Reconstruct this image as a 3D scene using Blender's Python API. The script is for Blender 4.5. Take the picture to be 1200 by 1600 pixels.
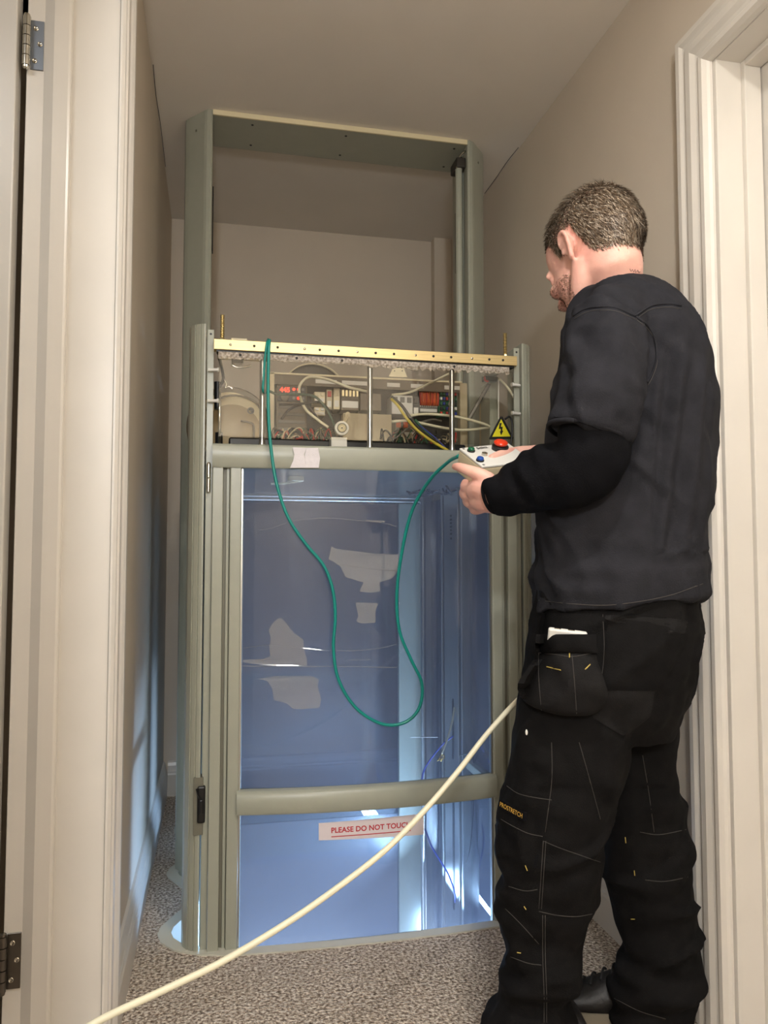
import bpy, bmesh, math, random
from mathutils import Vector, Matrix, noise
from mathutils.geometry import tessellate_polygon
from mathutils.bvhtree import BVHTree
random.seed(7)
for o in list(bpy.data.objects): bpy.data.objects.remove(o)
SC = bpy.context.scene
C = SC.collection
# ---------------------------------------------------------------- camera, world, lights, exposure
F_PX, CAM_H = 1200.0, 0.98
YAW, PIT = math.atan(262/1200), math.atan(66/1200)
cam_d = bpy.data.cameras.new('camera'); cam_d.sensor_fit = 'VERTICAL'; cam_d.sensor_height = 36
cam_d.lens = 36*F_PX/1600; cam_d.clip_start = 0.02
cam = bpy.data.objects.new('camera', cam_d); C.objects.link(cam)
cam.location = (0, 0, CAM_H); cam.rotation_euler = (math.pi/2+PIT, 0, -YAW)
SC.camera = cam
vs = SC.view_settings
vs.view_transform = 'Standard'; vs.look = 'None'; vs.gamma = 1; vs.use_curve_mapping = False
vs.exposure = 1.3
w = bpy.data.worlds.new('world'); SC.world = w; w.use_nodes = True
w.node_tree.nodes['Background'].inputs[0].default_value = (1.0, 0.93, 0.85, 1)
w.node_tree.nodes['Background'].inputs[1].default_value = 0.12
def lamp(name, kind, loc, power, col, size=0.1, rot=(0,0,0), sy=None):
    d = bpy.data.lights.new(name, kind); d.energy = power; d.color = col
    if kind == 'AREA':
        d.size = size
        if sy: d.shape = 'RECTANGLE'; d.size_y = sy
        else: d.shape = 'DISK'
    else: d.shadow_soft_size = size
    o = bpy.data.objects.new(name, d); C.objects.link(o); o.location = loc; o.rotation_euler = rot
    return o
WARM = (1.0, 0.97, 0.93)
lamp('ceiling_downlight', 'AREA', (0.48, 0.42, 2.37), 6.6, WARM, 0.11)
lamp('unseen_fill_light', 'POINT', (-0.10, -0.95, 1.72), 31, (0.92, 0.96, 1.0), .08)  # added light behind the camera, brightens ceiling and alcove; no fitting there
lamp('side_room_light', 'AREA', (-0.85, 0.75, 2.3), 3.2, (0.98, 0.99, 1.0), 0.5)
lamp('lower_strip_light', 'AREA', (0.70, 2.45, -0.20), 7, (0.42, 0.67, 1.0), .06, (0, math.radians(140), 0), .7)
lamp('lower_room_daylight', 'AREA', (0.40, 2.35, -0.85), 7, (0.56, 0.75, 1.0), 0.60, (math.pi, 0, 0), 0.7)
lamp('lower_room_window', 'AREA', (1.9, 2.4, -1.3), 20, (0.66, 0.80, 1.0), 1.0, (0, math.pi/2, 0), 1.2)

# ---------------------------------------------------------------- pixel helpers (1200x1600 photograph frame)
def ray(u, v):
    x = (u-600)/F_PX; y = (800-v)/F_PX
    Y = math.cos(PIT)-y*math.sin(PIT); Z = math.sin(PIT)+y*math.cos(PIT)
    return Vector((x*math.cos(YAW)+Y*math.sin(YAW), -x*math.sin(YAW)+Y*math.cos(YAW), Z))
CAM = Vector((0, 0, CAM_H))
def atY(u, v, Y): r = ray(u, v); return CAM+r*(Y/r.y)
def atX(u, v, X): r = ray(u, v); return CAM+r*(X/r.x)
AV = Vector((math.sin(math.radians(27.5)), math.cos(math.radians(27.5)), 0))   # looking direction towards the person
RV = Vector((AV.y, -AV.x, 0)); ZV = Vector((0, 0, 1))
def P(u, v, t): r = ray(u, v); return CAM+r*(t/(r.x*AV.x+r.y*AV.y))

# ---------------------------------------------------------------- materials
def lin(c): return tuple((x/12.92 if x <= .04045 else ((x+.055)/1.055)**2.4) for x in (q/255 for q in c))+(1,)
def mat(name, col, rough=.5, metal=0, var=0, vscale=20, bump=0, bscale=200, spec=.5, emit=None, estr=0, col2=None, stretch=None, sss=0, sheen=0):
    m = bpy.data.materials.new(name); m.use_nodes = True
    nt = m.node_tree; b = nt.nodes['Principled BSDF']
    c = lin(col); b.inputs['Base Color'].default_value = c
    b.inputs['Roughness'].default_value = rough; b.inputs['Metallic'].default_value = metal
    b.inputs['Specular IOR Level'].default_value = spec
    if sheen: b.inputs['Sheen Weight'].default_value = sheen; b.inputs['Sheen Roughness'].default_value = .4
    if sss:
        b.inputs['Subsurface Weight'].default_value = sss; b.inputs['Subsurface Radius'].default_value = (.012, .004, .002)
        b.inputs['Subsurface Scale'].default_value = 1.0
    if emit: b.inputs['Emission Color'].default_value = lin(emit); b.inputs['Emission Strength'].default_value = estr
    if var or bump or col2:
        tc = nt.nodes.new('ShaderNodeTexCoord'); mp = nt.nodes.new('ShaderNodeMapping')
        nt.links.new(tc.outputs['Object'], mp.inputs[0])
        if stretch: mp.inputs['Scale'].default_value = stretch
    if var or col2:
        n = nt.nodes.new('ShaderNodeTexNoise'); n.inputs['Scale'].default_value = vscale; n.inputs['Detail'].default_value = 5
        nt.links.new(mp.outputs[0], n.inputs[0])
        r = nt.nodes.new('ShaderNodeValToRGB')
        r.color_ramp.elements[0].position = .33; r.color_ramp.elements[1].position = .67
        if col2: r.color_ramp.elements[0].color = lin(col2); r.color_ramp.elements[1].color = c
        else:
            r.color_ramp.elements[0].color = tuple(x*(1-var) for x in c[:3])+(1,)
            r.color_ramp.elements[1].color = tuple(min(1, x*(1+var)) for x in c[:3])+(1,)
        nt.links.new(n.outputs['Fac'], r.inputs[0]); nt.links.new(r.outputs[0], b.inputs['Base Color'])
    if bump:
        n2 = nt.nodes.new('ShaderNodeTexNoise'); n2.inputs['Scale'].default_value = bscale; n2.inputs['Detail'].default_value = 4
        nt.links.new(mp.outputs[0], n2.inputs[0])
        bp = nt.nodes.new('ShaderNodeBump'); bp.inputs['Strength'].default_value = bump; bp.inputs['Distance'].default_value = .004
        nt.links.new(n2.outputs['Fac'], bp.inputs['Height']); nt.links.new(bp.outputs[0], b.inputs['Normal'])
    return m
def glass(name, tint=(1, 1, 1), haze=0.0, haze_col=(200, 205, 220), rough=0.0, boost=1.0):
    m = bpy.data.materials.new(name); m.use_nodes = True; nt = m.node_tree; nt.nodes.clear()
    out = nt.nodes.new('ShaderNodeOutputMaterial'); tr = nt.nodes.new('ShaderNodeBsdfTransparent'); tr.inputs[0].default_value = tint+(1,)
    gl = nt.nodes.new('ShaderNodeBsdfGlossy'); gl.inputs['Roughness'].default_value = rough
    fr = nt.nodes.new('ShaderNodeFresnel'); fr.inputs[0].default_value = 1.45
    mx = nt.nodes.new('ShaderNodeMixShader')
    if boost != 1:
        mm = nt.nodes.new('ShaderNodeMath'); mm.operation = 'MULTIPLY'; mm.inputs[1].default_value = boost
        nt.links.new(fr.outputs[0], mm.inputs[0]); nt.links.new(mm.outputs[0], mx.inputs[0])
    else: nt.links.new(fr.outputs[0], mx.inputs[0])
    nt.links.new(tr.outputs[0], mx.inputs[1]); nt.links.new(gl.outputs[0], mx.inputs[2])
    last = mx
    if haze:
        df = nt.nodes.new('ShaderNodeBsdfDiffuse'); df.inputs[0].default_value = lin(haze_col)
        tl = nt.nodes.new('ShaderNodeBsdfTranslucent'); tl.inputs[0].default_value = lin(haze_col)
        ms = nt.nodes.new('ShaderNodeMixShader'); ms.inputs[0].default_value = .5
        nt.links.new(df.outputs[0], ms.inputs[1]); nt.links.new(tl.outputs[0], ms.inputs[2])
        m2 = nt.nodes.new('ShaderNodeMixShader'); m2.inputs[0].default_value = haze
        nt.links.new(mx.outputs[0], m2.inputs[1]); nt.links.new(ms.outputs[0], m2.inputs[2]); last = m2
    nt.links.new(last.outputs[0], out.inputs[0])
    return m
M = dict(
    wall=mat('cream_paint', (206, 194, 177), .7, var=.03, vscale=3, bump=.08, bscale=90),
    ceil=mat('ceiling_paint', (232, 224, 213), .75, var=.02, vscale=4, bump=.05, bscale=60),
    trim=mat('white_gloss_paint', (216, 210, 200), .28, var=.02, vscale=8, bump=.05, bscale=40),
    door=mat('white_door_paint', (206, 201, 192), .35, var=.02, vscale=6, bump=.05, bscale=40),
    lower=mat('lower_room_paint', (186, 186, 190), .7, var=.05, vscale=3),
    lift=mat('sage_grey_enamel', (163, 165, 150), .32, var=.02, vscale=30),
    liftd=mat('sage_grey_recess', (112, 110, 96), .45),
    ring=mat('pale_floor_ring', (205, 203, 188), .35),
    alu=mat('aluminium', (190, 190, 186), .28, 1, var=.06, vscale=60, stretch=(1, 1, .05)),
    steel=mat('bright_steel', (206, 202, 190), .18, 1),
    gold=mat('brushed_top_rail', (214, 192, 140), .42, .85, var=.10, vscale=70, stretch=(.15, 4, 4)),
    torn=mat('torn_paper_backing', (212, 202, 190), .8, col2=(120, 105, 85), vscale=150),
    black=mat('black_plastic', (16, 16, 17), .4), dark=mat('dark_metal', (52, 48, 43), .45, .3),
    rubber=mat('black_rubber', (18, 18, 18), .7),
    cream=mat('cream_plastic', (226, 214, 178), .4), white=mat('white_plastic', (226, 224, 216), .35),
    hub=mat('tan_casing', (168, 150, 116), .45), beige=mat('beige_box', (196, 182, 150), .4), grey=mat('grey_plastic', (120, 116, 108), .45),
    brown=mat('brown_grey_casing', (110, 98, 80), .5),
    green=mat('teal_green_cable', (18, 140, 130), .3), wcable=mat('ivory_cable', (232, 226, 198), .35),
    red=mat('red_wire', (186, 40, 28), .4), orange=mat('orange_wire', (214, 92, 36), .4),
    yellow=mat('yellow_green_wire', (206, 186, 60), .4), dgreen=mat('green_connector', (26, 96, 60), .4),
    blue=mat('blue_wire', (30, 52, 150), .35), copper=mat('copper_wire', (190, 150, 60), .3, .6),
    signy=mat('warning_yellow', (226, 214, 30), .45), signw=mat('sign_paper', (232, 220, 222), .6),
    signr=mat('sign_red_print', (196, 40, 52), .6),
    bgreen=mat('green_button', (14, 92, 62), .18), bblue=mat('blue_button', (34, 78, 160), .18), bred=mat('red_button', (222, 58, 24), .25),
    led=mat('red_led_digits', (255, 60, 30), .4, emit=(255, 48, 24), estr=1.3),
    lamp=mat('cool_led_strip', (240, 245, 255), .4, emit=(170, 210, 255), estr=14),
    tape=mat('pale_masking_tape', (226, 220, 222), .55, var=.05, vscale=60, bump=.2, bscale=120),
    reflection=glass('painted_reflection', (1, 1, 1), .22, (225, 225, 222)),  # pale sheet standing in for reflections on the gate glass
    glass=glass('gate_glazing', (.86, .89, .93), .16, (160, 166, 190)),
    glass2=glass('side_glazing', (.88, .91, .96), .06, (165, 172, 195), boost=1.3),
    clear=glass('clear_cover_sheet', (.98, .97, .94), .016, (220, 208, 180)),
    skin=mat('skin', (240, 190, 172), .5, var=.10, vscale=18, bump=.10, bscale=260, sss=.10, col2=(230, 168, 152)),
    hair=mat('grey_brown_hair', (168, 148, 120), .4, col2=(74, 60, 46), vscale=260),
    beard=mat('beard_hair', (104, 72, 54), .5),
    shirt=mat('charcoal_cotton', (40, 40, 44), .9, var=.14, vscale=30, bump=.25, bscale=420, spec=.12),
    under=mat('black_jersey', (15, 15, 18), .85, var=.15, vscale=30, bump=.25, bscale=420, spec=.10),
    trou=mat('black_work_canvas', (20, 19, 19), .85, var=.15, vscale=40, bump=.3, bscale=520, spec=.10),
    patch=mat('dark_grey_canvas', (31, 30, 30), .85, var=.12, vscale=40, bump=.3, bscale=520, spec=.10),
    stitch=mat('grey_stitching', (62, 58, 54), .7), ystitch=mat('yellow_stitching', (190, 166, 84), .6),
    shoe=mat('black_shoe_leather', (24, 22, 22), .5, bump=.2, bscale=150), sole=mat('shoe_sole', (120, 112, 96), .7),
    tat=mat('tattoo_ink', (96, 72, 66), .6), ptext=mat('amber_print', (224, 176, 70), .5),
    bolt=mat('brass_bolt', (226, 212, 170), .3, 1), patina=mat('dull_hinge_steel', (112, 106, 98), .35, 1),
    hingeblue=mat('blued_hinge_plate', (128, 134, 142), .4, .6), frost=glass('frosted_lower_panel', (.86, .88, .92), .30, (180, 180, 188), .25),
)
# carpet: speckled loop pile
def carpet():
    m = bpy.data.materials.new('speckled_beige_carpet'); m.use_nodes = True; nt = m.node_tree; b = nt.nodes['Principled BSDF']
    b.inputs['Roughness'].default_value = .95; b.inputs['Specular IOR Level'].default_value = .1
    tc = nt.nodes.new('ShaderNodeTexCoord')
    n = nt.nodes.new('ShaderNodeTexNoise'); n.inputs['Scale'].default_value = 130; n.inputs['Detail'].default_value = 3; n.inputs['Roughness'].default_value = .6
    v = nt.nodes.new('ShaderNodeTexVoronoi'); v.inputs['Scale'].default_value = 190
    big = nt.nodes.new('ShaderNodeTexNoise'); big.inputs['Scale'].default_value = 4
    for k in (n, v, big): nt.links.new(tc.outputs['Object'], k.inputs[0])
    r = nt.nodes.new('ShaderNodeValToRGB'); e = r.color_ramp.elements
    e[0].position = .36; e[0].color = lin((124, 108, 95)); e[1].position = .60; e[1].color = lin((244, 232, 218))
    x = e.new(.5); x.color = lin((200, 184, 167))
    nt.links.new(n.outputs['Fac'], r.inputs[0])
    mx = nt.nodes.new('ShaderNodeMix'); mx.data_type = 'RGBA'; mx.blend_type = 'MULTIPLY'; mx.inputs[0].default_value = .35
    r2 = nt.nodes.new('ShaderNodeValToRGB'); r2.color_ramp.elements[0].position = .3; r2.color_ramp.elements[1].position = .7
    r2.color_ramp.elements[0].color = (.72, .68, .62, 1); r2.color_ramp.elements[1].color = (1, 1, 1, 1)
    nt.links.new(big.outputs['Fac'], r2.inputs[0])
    nt.links.new(r.outputs[0], mx.inputs[6]); nt.links.new(r2.outputs[0], mx.inputs[7]); nt.links.new(mx.outputs[2], b.inputs['Base Color'])
    ad = nt.nodes.new('ShaderNodeMath'); ad.operation = 'SUBTRACT'
    nt.links.new(n.outputs['Fac'], ad.inputs[0]); nt.links.new(v.outputs['Distance'], ad.inputs[1])
    bp = nt.nodes.new('ShaderNodeBump'); bp.inputs['Strength'].default_value = .9; bp.inputs['Distance'].default_value = .006
    nt.links.new(ad.outputs[0], bp.inputs['Height']); nt.links.new(bp.outputs[0], b.inputs['Normal'])
    return m
M['carpet'] = carpet()
def strand_colour(m, cols):
    nt = m.node_tree; b = nt.nodes['Principled BSDF']; g = nt.nodes.new('ShaderNodeNewGeometry'); r = nt.nodes.new('ShaderNodeValToRGB')
    e = r.color_ramp.elements; e[0].position = 0; e[0].color = lin(cols[0]); e[1].position = 1; e[1].color = lin(cols[-1])
    for k, c in enumerate(cols[1:-1]): x = e.new((k+1)/(len(cols)-1)); x.color = lin(c)
    nt.links.new(g.outputs['Random Per Island'], r.inputs[0]); nt.links.new(r.outputs[0], b.inputs['Base Color'])
strand_colour(M['hair'], [(46, 36, 28), (92, 74, 58), (136, 114, 90), (222, 208, 188)])
strand_colour(M['beard'], [(70, 46, 34), (120, 80, 56), (150, 110, 84)])

# ---------------------------------------------------------------- mesh helpers
def obj(name, bm, m, parent=None, smooth=False):
    if isinstance(bm, bpy.types.Mesh): me = bm
    else:
        me = bpy.data.meshes.new(name)
        bmesh.ops.recalc_face_normals(bm, faces=bm.faces)
        bm.to_mesh(me); bm.free()
    me.materials.clear(); me.materials.append(M[m] if isinstance(m, str) else m)
    if smooth:
        for p in me.polygons: p.use_smooth = True
        if smooth == 'auto':
            bm2 = bmesh.new(); bm2.from_mesh(me)
            for e in bm2.edges:
                if len(e.link_faces) == 2 and e.calc_face_angle(0) > .7: e.smooth = False
            bm2.to_mesh(me); bm2.free()
    o = bpy.data.objects.new(name, me); C.objects.link(o)
    if parent is not None: attach(o, parent)
    return o
def attach(o, parent):
    o.parent = parent
    if parent.type == 'EMPTY': o.matrix_parent_inverse = Matrix.Translation(-Vector(parent.location))
def tag(o, label, cat, group=None):
    o['label'] = label; o['category'] = cat
    if group: o['group'] = group
    return o
def thing(name, loc, label, cat, group=None):
    o = bpy.data.objects.new(name, None); C.objects.link(o); o.location = loc; o.empty_display_size = .05
    return tag(o, label, cat, group)
def struct(name, bm, m, label=None):
    o = obj(name, bm, m); o['kind'] = 'structure'
    if label: o['label'] = label
    return o
def B(): return bmesh.new()
def box(bm, x0, x1, y0, y1, z0, z1, bev=0, seg=2):
    vs_ = [bm.verts.new(c) for c in ((x0,y0,z0),(x1,y0,z0),(x1,y1,z0),(x0,y1,z0),(x0,y0,z1),(x1,y0,z1),(x1,y1,z1),(x0,y1,z1))]
    fs = [bm.faces.new([vs_[i] for i in f]) for f in ((3,2,1,0),(4,5,6,7),(0,1,5,4),(1,2,6,5),(2,3,7,6),(3,0,4,7))]
    if bev:
        es = list({e for f in fs for e in f.edges})
        bmesh.ops.bevel(bm, geom=es, offset=bev, segments=seg, profile=.5, affect='EDGES')
    return bm
def prism(bm, poly, z0, z1, axis='z'):
    def pt(p, h):
        if axis == 'z': return (p[0], p[1], h)
        if axis == 'y': return (p[0], h, p[1])
        return (h, p[0], p[1])
    a = [bm.verts.new(pt(p, z0)) for p in poly]; b = [bm.verts.new(pt(p, z1)) for p in poly]
    n = len(poly); bm.faces.new(a[::-1]); bm.faces.new(b)
    for i in range(n): bm.faces.new((a[i], a[(i+1) % n], b[(i+1) % n], b[i]))
    return bm
def frame(d):
    d = d.normalized(); u = d.orthogonal().normalized(); return u, d.cross(u)
def cyl(bm, p0, p1, r0, r1=None, n=16):
    p0, p1 = Vector(p0), Vector(p1); r1 = r0 if r1 is None else r1
    u, v = frame(p1-p0)
    a = [bm.verts.new(p0+(u*math.cos(k*2*math.pi/n)+v*math.sin(k*2*math.pi/n))*r0) for k in range(n)]
    b = [bm.verts.new(p1+(u*math.cos(k*2*math.pi/n)+v*math.sin(k*2*math.pi/n))*r1) for k in range(n)]
    bm.faces.new(a[::-1]); bm.faces.new(b)
    for k in range(n): bm.faces.new((a[k], a[(k+1) % n], b[(k+1) % n], b[k]))
    return bm
def lathe(bm, c, ax, prof, n=24):
    c, ax = Vector(c), Vector(ax).normalized(); u, v = frame(ax); rows = []
    for h, r in prof:
        rows.append([bm.verts.new(c+ax*h+(u*math.cos(k*2*math.pi/n)+v*math.sin(k*2*math.pi/n))*max(r, 1e-5)) for k in range(n)])
    for a, b in zip(rows, rows[1:]):
        for k in range(n): bm.faces.new((a[k], a[(k+1) % n], b[(k+1) % n], b[k]))
    bm.faces.new(rows[0][::-1]); bm.faces.new(rows[-1])
    return bm
def smooth_path(pts, k=6):
    pts = [Vector(p) for p in pts]
    if len(pts) < 3: return pts
    q = [pts[0]*2-pts[1]]+pts+[pts[-1]*2-pts[-2]]; out = []
    for i in range(1, len(q)-2):
        a, b, c, d = q[i-1:i+3]
        for j in range(k):
            t = j/k
            out.append(.5*((2*b)+(c-a)*t+(2*a-5*b+4*c-d)*t*t+(3*b-a-3*c+d)*t*t*t))
    out.append(pts[-1]); return out
def tube(bm, pts, r, n=8, k=6):
    """round tube along a smoothed path; r is a number or one radius per given point"""
    m = len(pts); path = smooth_path(pts, k) if k > 1 else [Vector(p) for p in pts]
    if isinstance(r, (int, float)): rr = [r]*len(path)
    else:
        rr = []
        for i in range(len(path)):
            s = i/(len(path)-1)*(m-1); a = min(int(s), m-2); rr.append(r[a]*(1-(s-a))+r[a+1]*(s-a))
    u = None; rows = []
    for i, p in enumerate(path):
        d = (path[min(i+1, len(path)-1)]-path[max(i-1, 0)]).normalized()
        u = d.orthogonal().normalized() if u is None else (u-d*u.dot(d)).normalized()
        v = d.cross(u)
        rows.append([bm.verts.new(p+(u*math.cos(q*2*math.pi/n)+v*math.sin(q*2*math.pi/n))*rr[i]) for q in range(n)])
    for a, b in zip(rows, rows[1:]):
        for q in range(n): bm.faces.new((a[q], a[(q+1) % n], b[(q+1) % n], b[q]))
    bm.faces.new(rows[0][::-1]); bm.faces.new(rows[-1])
    return bm
def ball(bm, c, rx, ry=None, rz=None, X=Vector((1,0,0)), Y=Vector((0,1,0)), Z=Vector((0,0,1)), nu=20, nv=12):
    ry = rx if ry is None else ry; rz = rx if rz is None else rz; c = Vector(c); rows = []
    for j in range(1, nv):
        th = math.pi*j/nv
        rows.append([bm.verts.new(c+X*(rx*math.sin(th)*math.cos(2*math.pi*i/nu))+Y*(ry*math.sin(th)*math.sin(2*math.pi*i/nu))+Z*(rz*math.cos(th))) for i in range(nu)])
    t, b = bm.verts.new(c+Z*rz), bm.verts.new(c-Z*rz)
    for a, d in zip(rows, rows[1:]):
        for i in range(nu): bm.faces.new((a[i], a[(i+1) % nu], d[(i+1) % nu], d[i]))
    for i in range(nu):
        bm.faces.new((t, rows[0][(i+1) % nu], rows[0][i])); bm.faces.new((b, rows[-1][i], rows[-1][(i+1) % nu]))
    return bm
def text_mesh(name, s, size, origin, ex, ez, m, parent=None, depth=.0006, align='CENTER', bold=0):
    cu = bpy.data.curves.new(name, 'FONT'); cu.body = s; cu.size = size; cu.align_x = align; cu.align_y = 'CENTER'; cu.extrude = depth; cu.offset = bold
    cu.resolution_u = 3
    t = bpy.data.objects.new(name, cu); C.objects.link(t)
    dg = bpy.context.evaluated_depsgraph_get(); me = bpy.data.meshes.new_from_object(t.evaluated_get(dg))
    bpy.data.objects.remove(t)
    ex = Vector(ex).normalized(); ez = Vector(ez).normalized(); n = ex.cross(ez)
    mt = Matrix((ex, ez, n)).transposed().to_4x4(); mt.translation = Vector(origin)
    me.transform(mt); me.name = name
    return obj(name, me, m, parent)

# ================================================================ SETTING
XL, XR, YB, ZC = -0.20, 1.02, 3.30, 2.40
XC = 0.40
# floor ring outline, plan, half (x relative to XC), then mirrored in x and about Y = 2.5
half = [(0,1.950),(-.20,1.954),(-.34,1.963),(-.43,1.984),(-.49,2.018),(-.525,2.066),(-.536,2.110),(-.530,2.150),(-.508,2.195),(-.480,2.245),(-.470,2.305),(-.480,2.370),(-.508,2.425),(-.530,2.465),(-.537,2.500)]
def outline(off):
    pts = []
    for i, (x, y) in enumerate(half):
        a = half[max(i-1, 0)]; b = half[min(i+1, len(half)-1)]
        tx, ty = b[0]-a[0], b[1]-a[1]; l = math.hypot(tx, ty)
        nx, ny = -ty/l, tx/l                                     # left normal of travel; inside lies to the left? fixed below
        if nx*(0-x)+ny*(2.5-y) < 0: nx, ny = -nx, -ny
        if i == 0: nx, ny = 0, 1
        if i == len(half)-1: nx, ny = 1, 0
        pts.append((x+nx*off, y+ny*off))
    q2 = [(x, 5.0-y) for x, y in pts[:-1][::-1]]
    left = pts+q2
    right = [(-x, y) for x, y in left[1:-1][::-1]]
    return [(XC+x, y) for x, y in left+right]
OUT, INN = outline(0), outline(.034)
# floor with its lift opening: an outer rectangle bridged to the opening outline
def slab_with_hole(z0, z1, hole, x0, x1, y0, y1):
    bm = B()
    for z in (z0, z1):
        hv = [bm.verts.new((x, y, z)) for x, y in hole]; rv = [bm.verts.new(c+(z,)) for c in ((x0, y0), (x1, y0), (x1, y1), (x0, y1))]
        es = [bm.edges.new((hv[k], hv[(k+1) % len(hv)])) for k in range(len(hv))]+[bm.edges.new((rv[k], rv[(k+1) % 4])) for k in range(4)]
        bmesh.ops.triangle_fill(bm, edges=es, use_beauty=True)
        if z == z0: h0, r0 = hv, rv
    for k in range(len(hole)): bm.faces.new((h0[k], h0[(k+1) % len(hole)], hv[(k+1) % len(hole)], hv[k]))
    for k in range(4): bm.faces.new((r0[k], r0[(k+1) % 4], rv[(k+1) % 4], rv[k]))
    return bm
MIDH = outline(.017)
bm = slab_with_hole(-.02, 0, MIDH, -.36, 1.18, 1.60, YB+.05)
box(bm, -1.7, 1.3, -1.6, 1.60, -.02, 0)
struct('floor', bm, 'carpet', 'speckled beige loop pile carpet')
# ring
bm = B(); n = len(OUT)
for z in (.0, .004):
    a = [bm.verts.new((x, y, z)) for x, y in OUT]; b = [bm.verts.new((x, y, z)) for x, y in INN]
    for i in range(n): bm.faces.new((a[i], a[(i+1) % n], b[(i+1) % n], b[i]))
    if z == 0: a0, b0 = a, b
for i in range(n):
    bm.faces.new((a0[i], a0[(i+1) % n], a[(i+1) % n], a[i])); bm.faces.new((b0[i], b0[(i+1) % n], b[(i+1) % n], b[i]))
fr = tag(obj('floor_ring', bm, 'ring'), 'pale lobed metal trim ring edging the lift opening in the carpet', 'floor ring')
LIN = outline(.030)
bm = B()
a = [bm.verts.new((x, y, -.0005)) for x, y in LIN]; b = [bm.verts.new((x, y, -.17)) for x, y in LIN]
for i in range(n): bm.faces.new((a[i], a[(i+1) % n], b[(i+1) % n], b[i]))
obj('opening_lining', bm, 'ring', fr)
# room below, seen through the glazing
bm = B()
box(bm, -1.2, 2.2, 4.3, 4.35, -2.5, -.17); box(bm, -1.2, -1.15, 1.0, 4.3, -2.5, -.17); box(bm, 2.15, 2.2, 1.0, 4.3, -2.5, -.17)
box(bm, -1.2, 2.2, .95, 1.0, -2.5, -.17); box(bm, -1.2, 2.2, 1.0, 4.35, -2.55, -2.5)
struct('wall_lower_room', bm, 'lower', 'dim walls of the room below the lift opening')
bm = slab_with_hole(-.20, -.17, MIDH, -1.2, 2.2, 1.0, 4.35); struct('ceiling_lower_room', bm, 'lower', 'underside of the floor around the lift opening')
# ceiling
bm = B(); box(bm, -1.7, 1.3, -1.6, YB+.05, ZC, ZC+.05); struct('ceiling', bm, 'ceil', 'cream painted ceiling with a hairline crack')
# left wall: far part, doorway, near part
YJ = 1.575                                                       # face of the far jamb of the left doorway
bm = B(); box(bm, XL-.17, XL, YJ+.02, YB, 0, ZC); box(bm, XL-.17, XL, -1.6, .70, 0, ZC); box(bm, XL-.17, XL, .70, YJ+.02, 2.30, ZC)
struct('wall_left', bm, 'wall')
bm = B(); box(bm, XL-.17, XR+.16, YB, YB+.05, 0, ZC); box(bm, .94, XR, YB-.05, YB, 0, ZC); struct('wall_back', bm, 'wall')
YJR = 1.385
bm = B(); box(bm, XR, XR+.16, YJR+.02, YB, 0, ZC); box(bm, XR, XR+.16, -1.6, .52, 0, ZC); box(bm, XR, XR+.16, .52, YJR+.02, 2.045, ZC)
struct('wall_right', bm, 'wall')
bm = B(); box(bm, -1.7, 1.3, -1.65, -1.6, 0, ZC); struct('wall_front', bm, 'wall')
bm = B(); box(bm, -1.75, -1.7, -1.6, 2.2, 0, ZC); box(bm, -1.7, XL-.17, 2.2, 2.25, 0, ZC); box(bm, -1.7, XL-.17, 1.7, 2.25, -.02, 0); box(bm, -1.7, XL-.17, 1.7, 2.25, ZC, ZC+.02)
struct('wall_side_room', bm, 'wall')
# baseboards: stepped profile
BPROF = [(0,0),(.018,0),(.018,.085),(.015,.092),(.015,.098),(.012,.104),(.010,.120),(.006,.132),(0,.138)]
bm = B(); prism(bm, [(XL+x, z) for x, z in BPROF], 1.66, YB, 'y'); struct('baseboard_left', bm, 'trim')
bm = B(); prism(bm, [(YB-x, z) for x, z in BPROF], XL+.018, .94, 'x'); struct('baseboard_back', bm, 'trim')
bm = B(); prism(bm, [(XR-x, z) for x, z in BPROF], 1.49, YB-.05, 'y'); struct('baseboard_right', bm, 'trim')
# left doorway: lining, stop, moulded architrave
bm = B()
def profiled(bm, prof, z0, z1): prism(bm, prof, z0, z1)
struct('trim_1', profiled(bm, [(XL,YJ-.005),(XL+.004,YJ-.005),(XL+.010,YJ+.001),(XL+.010,YJ+.012),(XL+.014,YJ+.016),(XL+.014,YJ+.046),(XL+.018,YJ+.052),(XL+.022,YJ+.060),(XL+.022,YJ+.078),(XL+.019,YJ+.084),(XL,YJ+.084)], 0, 2.36) or bm, 'trim', 'moulded white architrave on the left doorway')
bm = B(); box(bm, XL-.175, XL-.001, YJ, YJ+.019, 0, 2.30, .001, 1); struct('trim_2', bm, 'trim', 'white door lining of the left doorway')
bm = B(); prism(bm, [(XL-.143,YJ),(XL-.123,YJ-.012),(XL-.096,YJ-.012),(XL-.092,YJ-.0105),(XL-.090,YJ-.007),(XL-.090,YJ)], 0, 2.29); struct('trim_3', bm, 'trim', 'planted door stop on the left lining')
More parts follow.
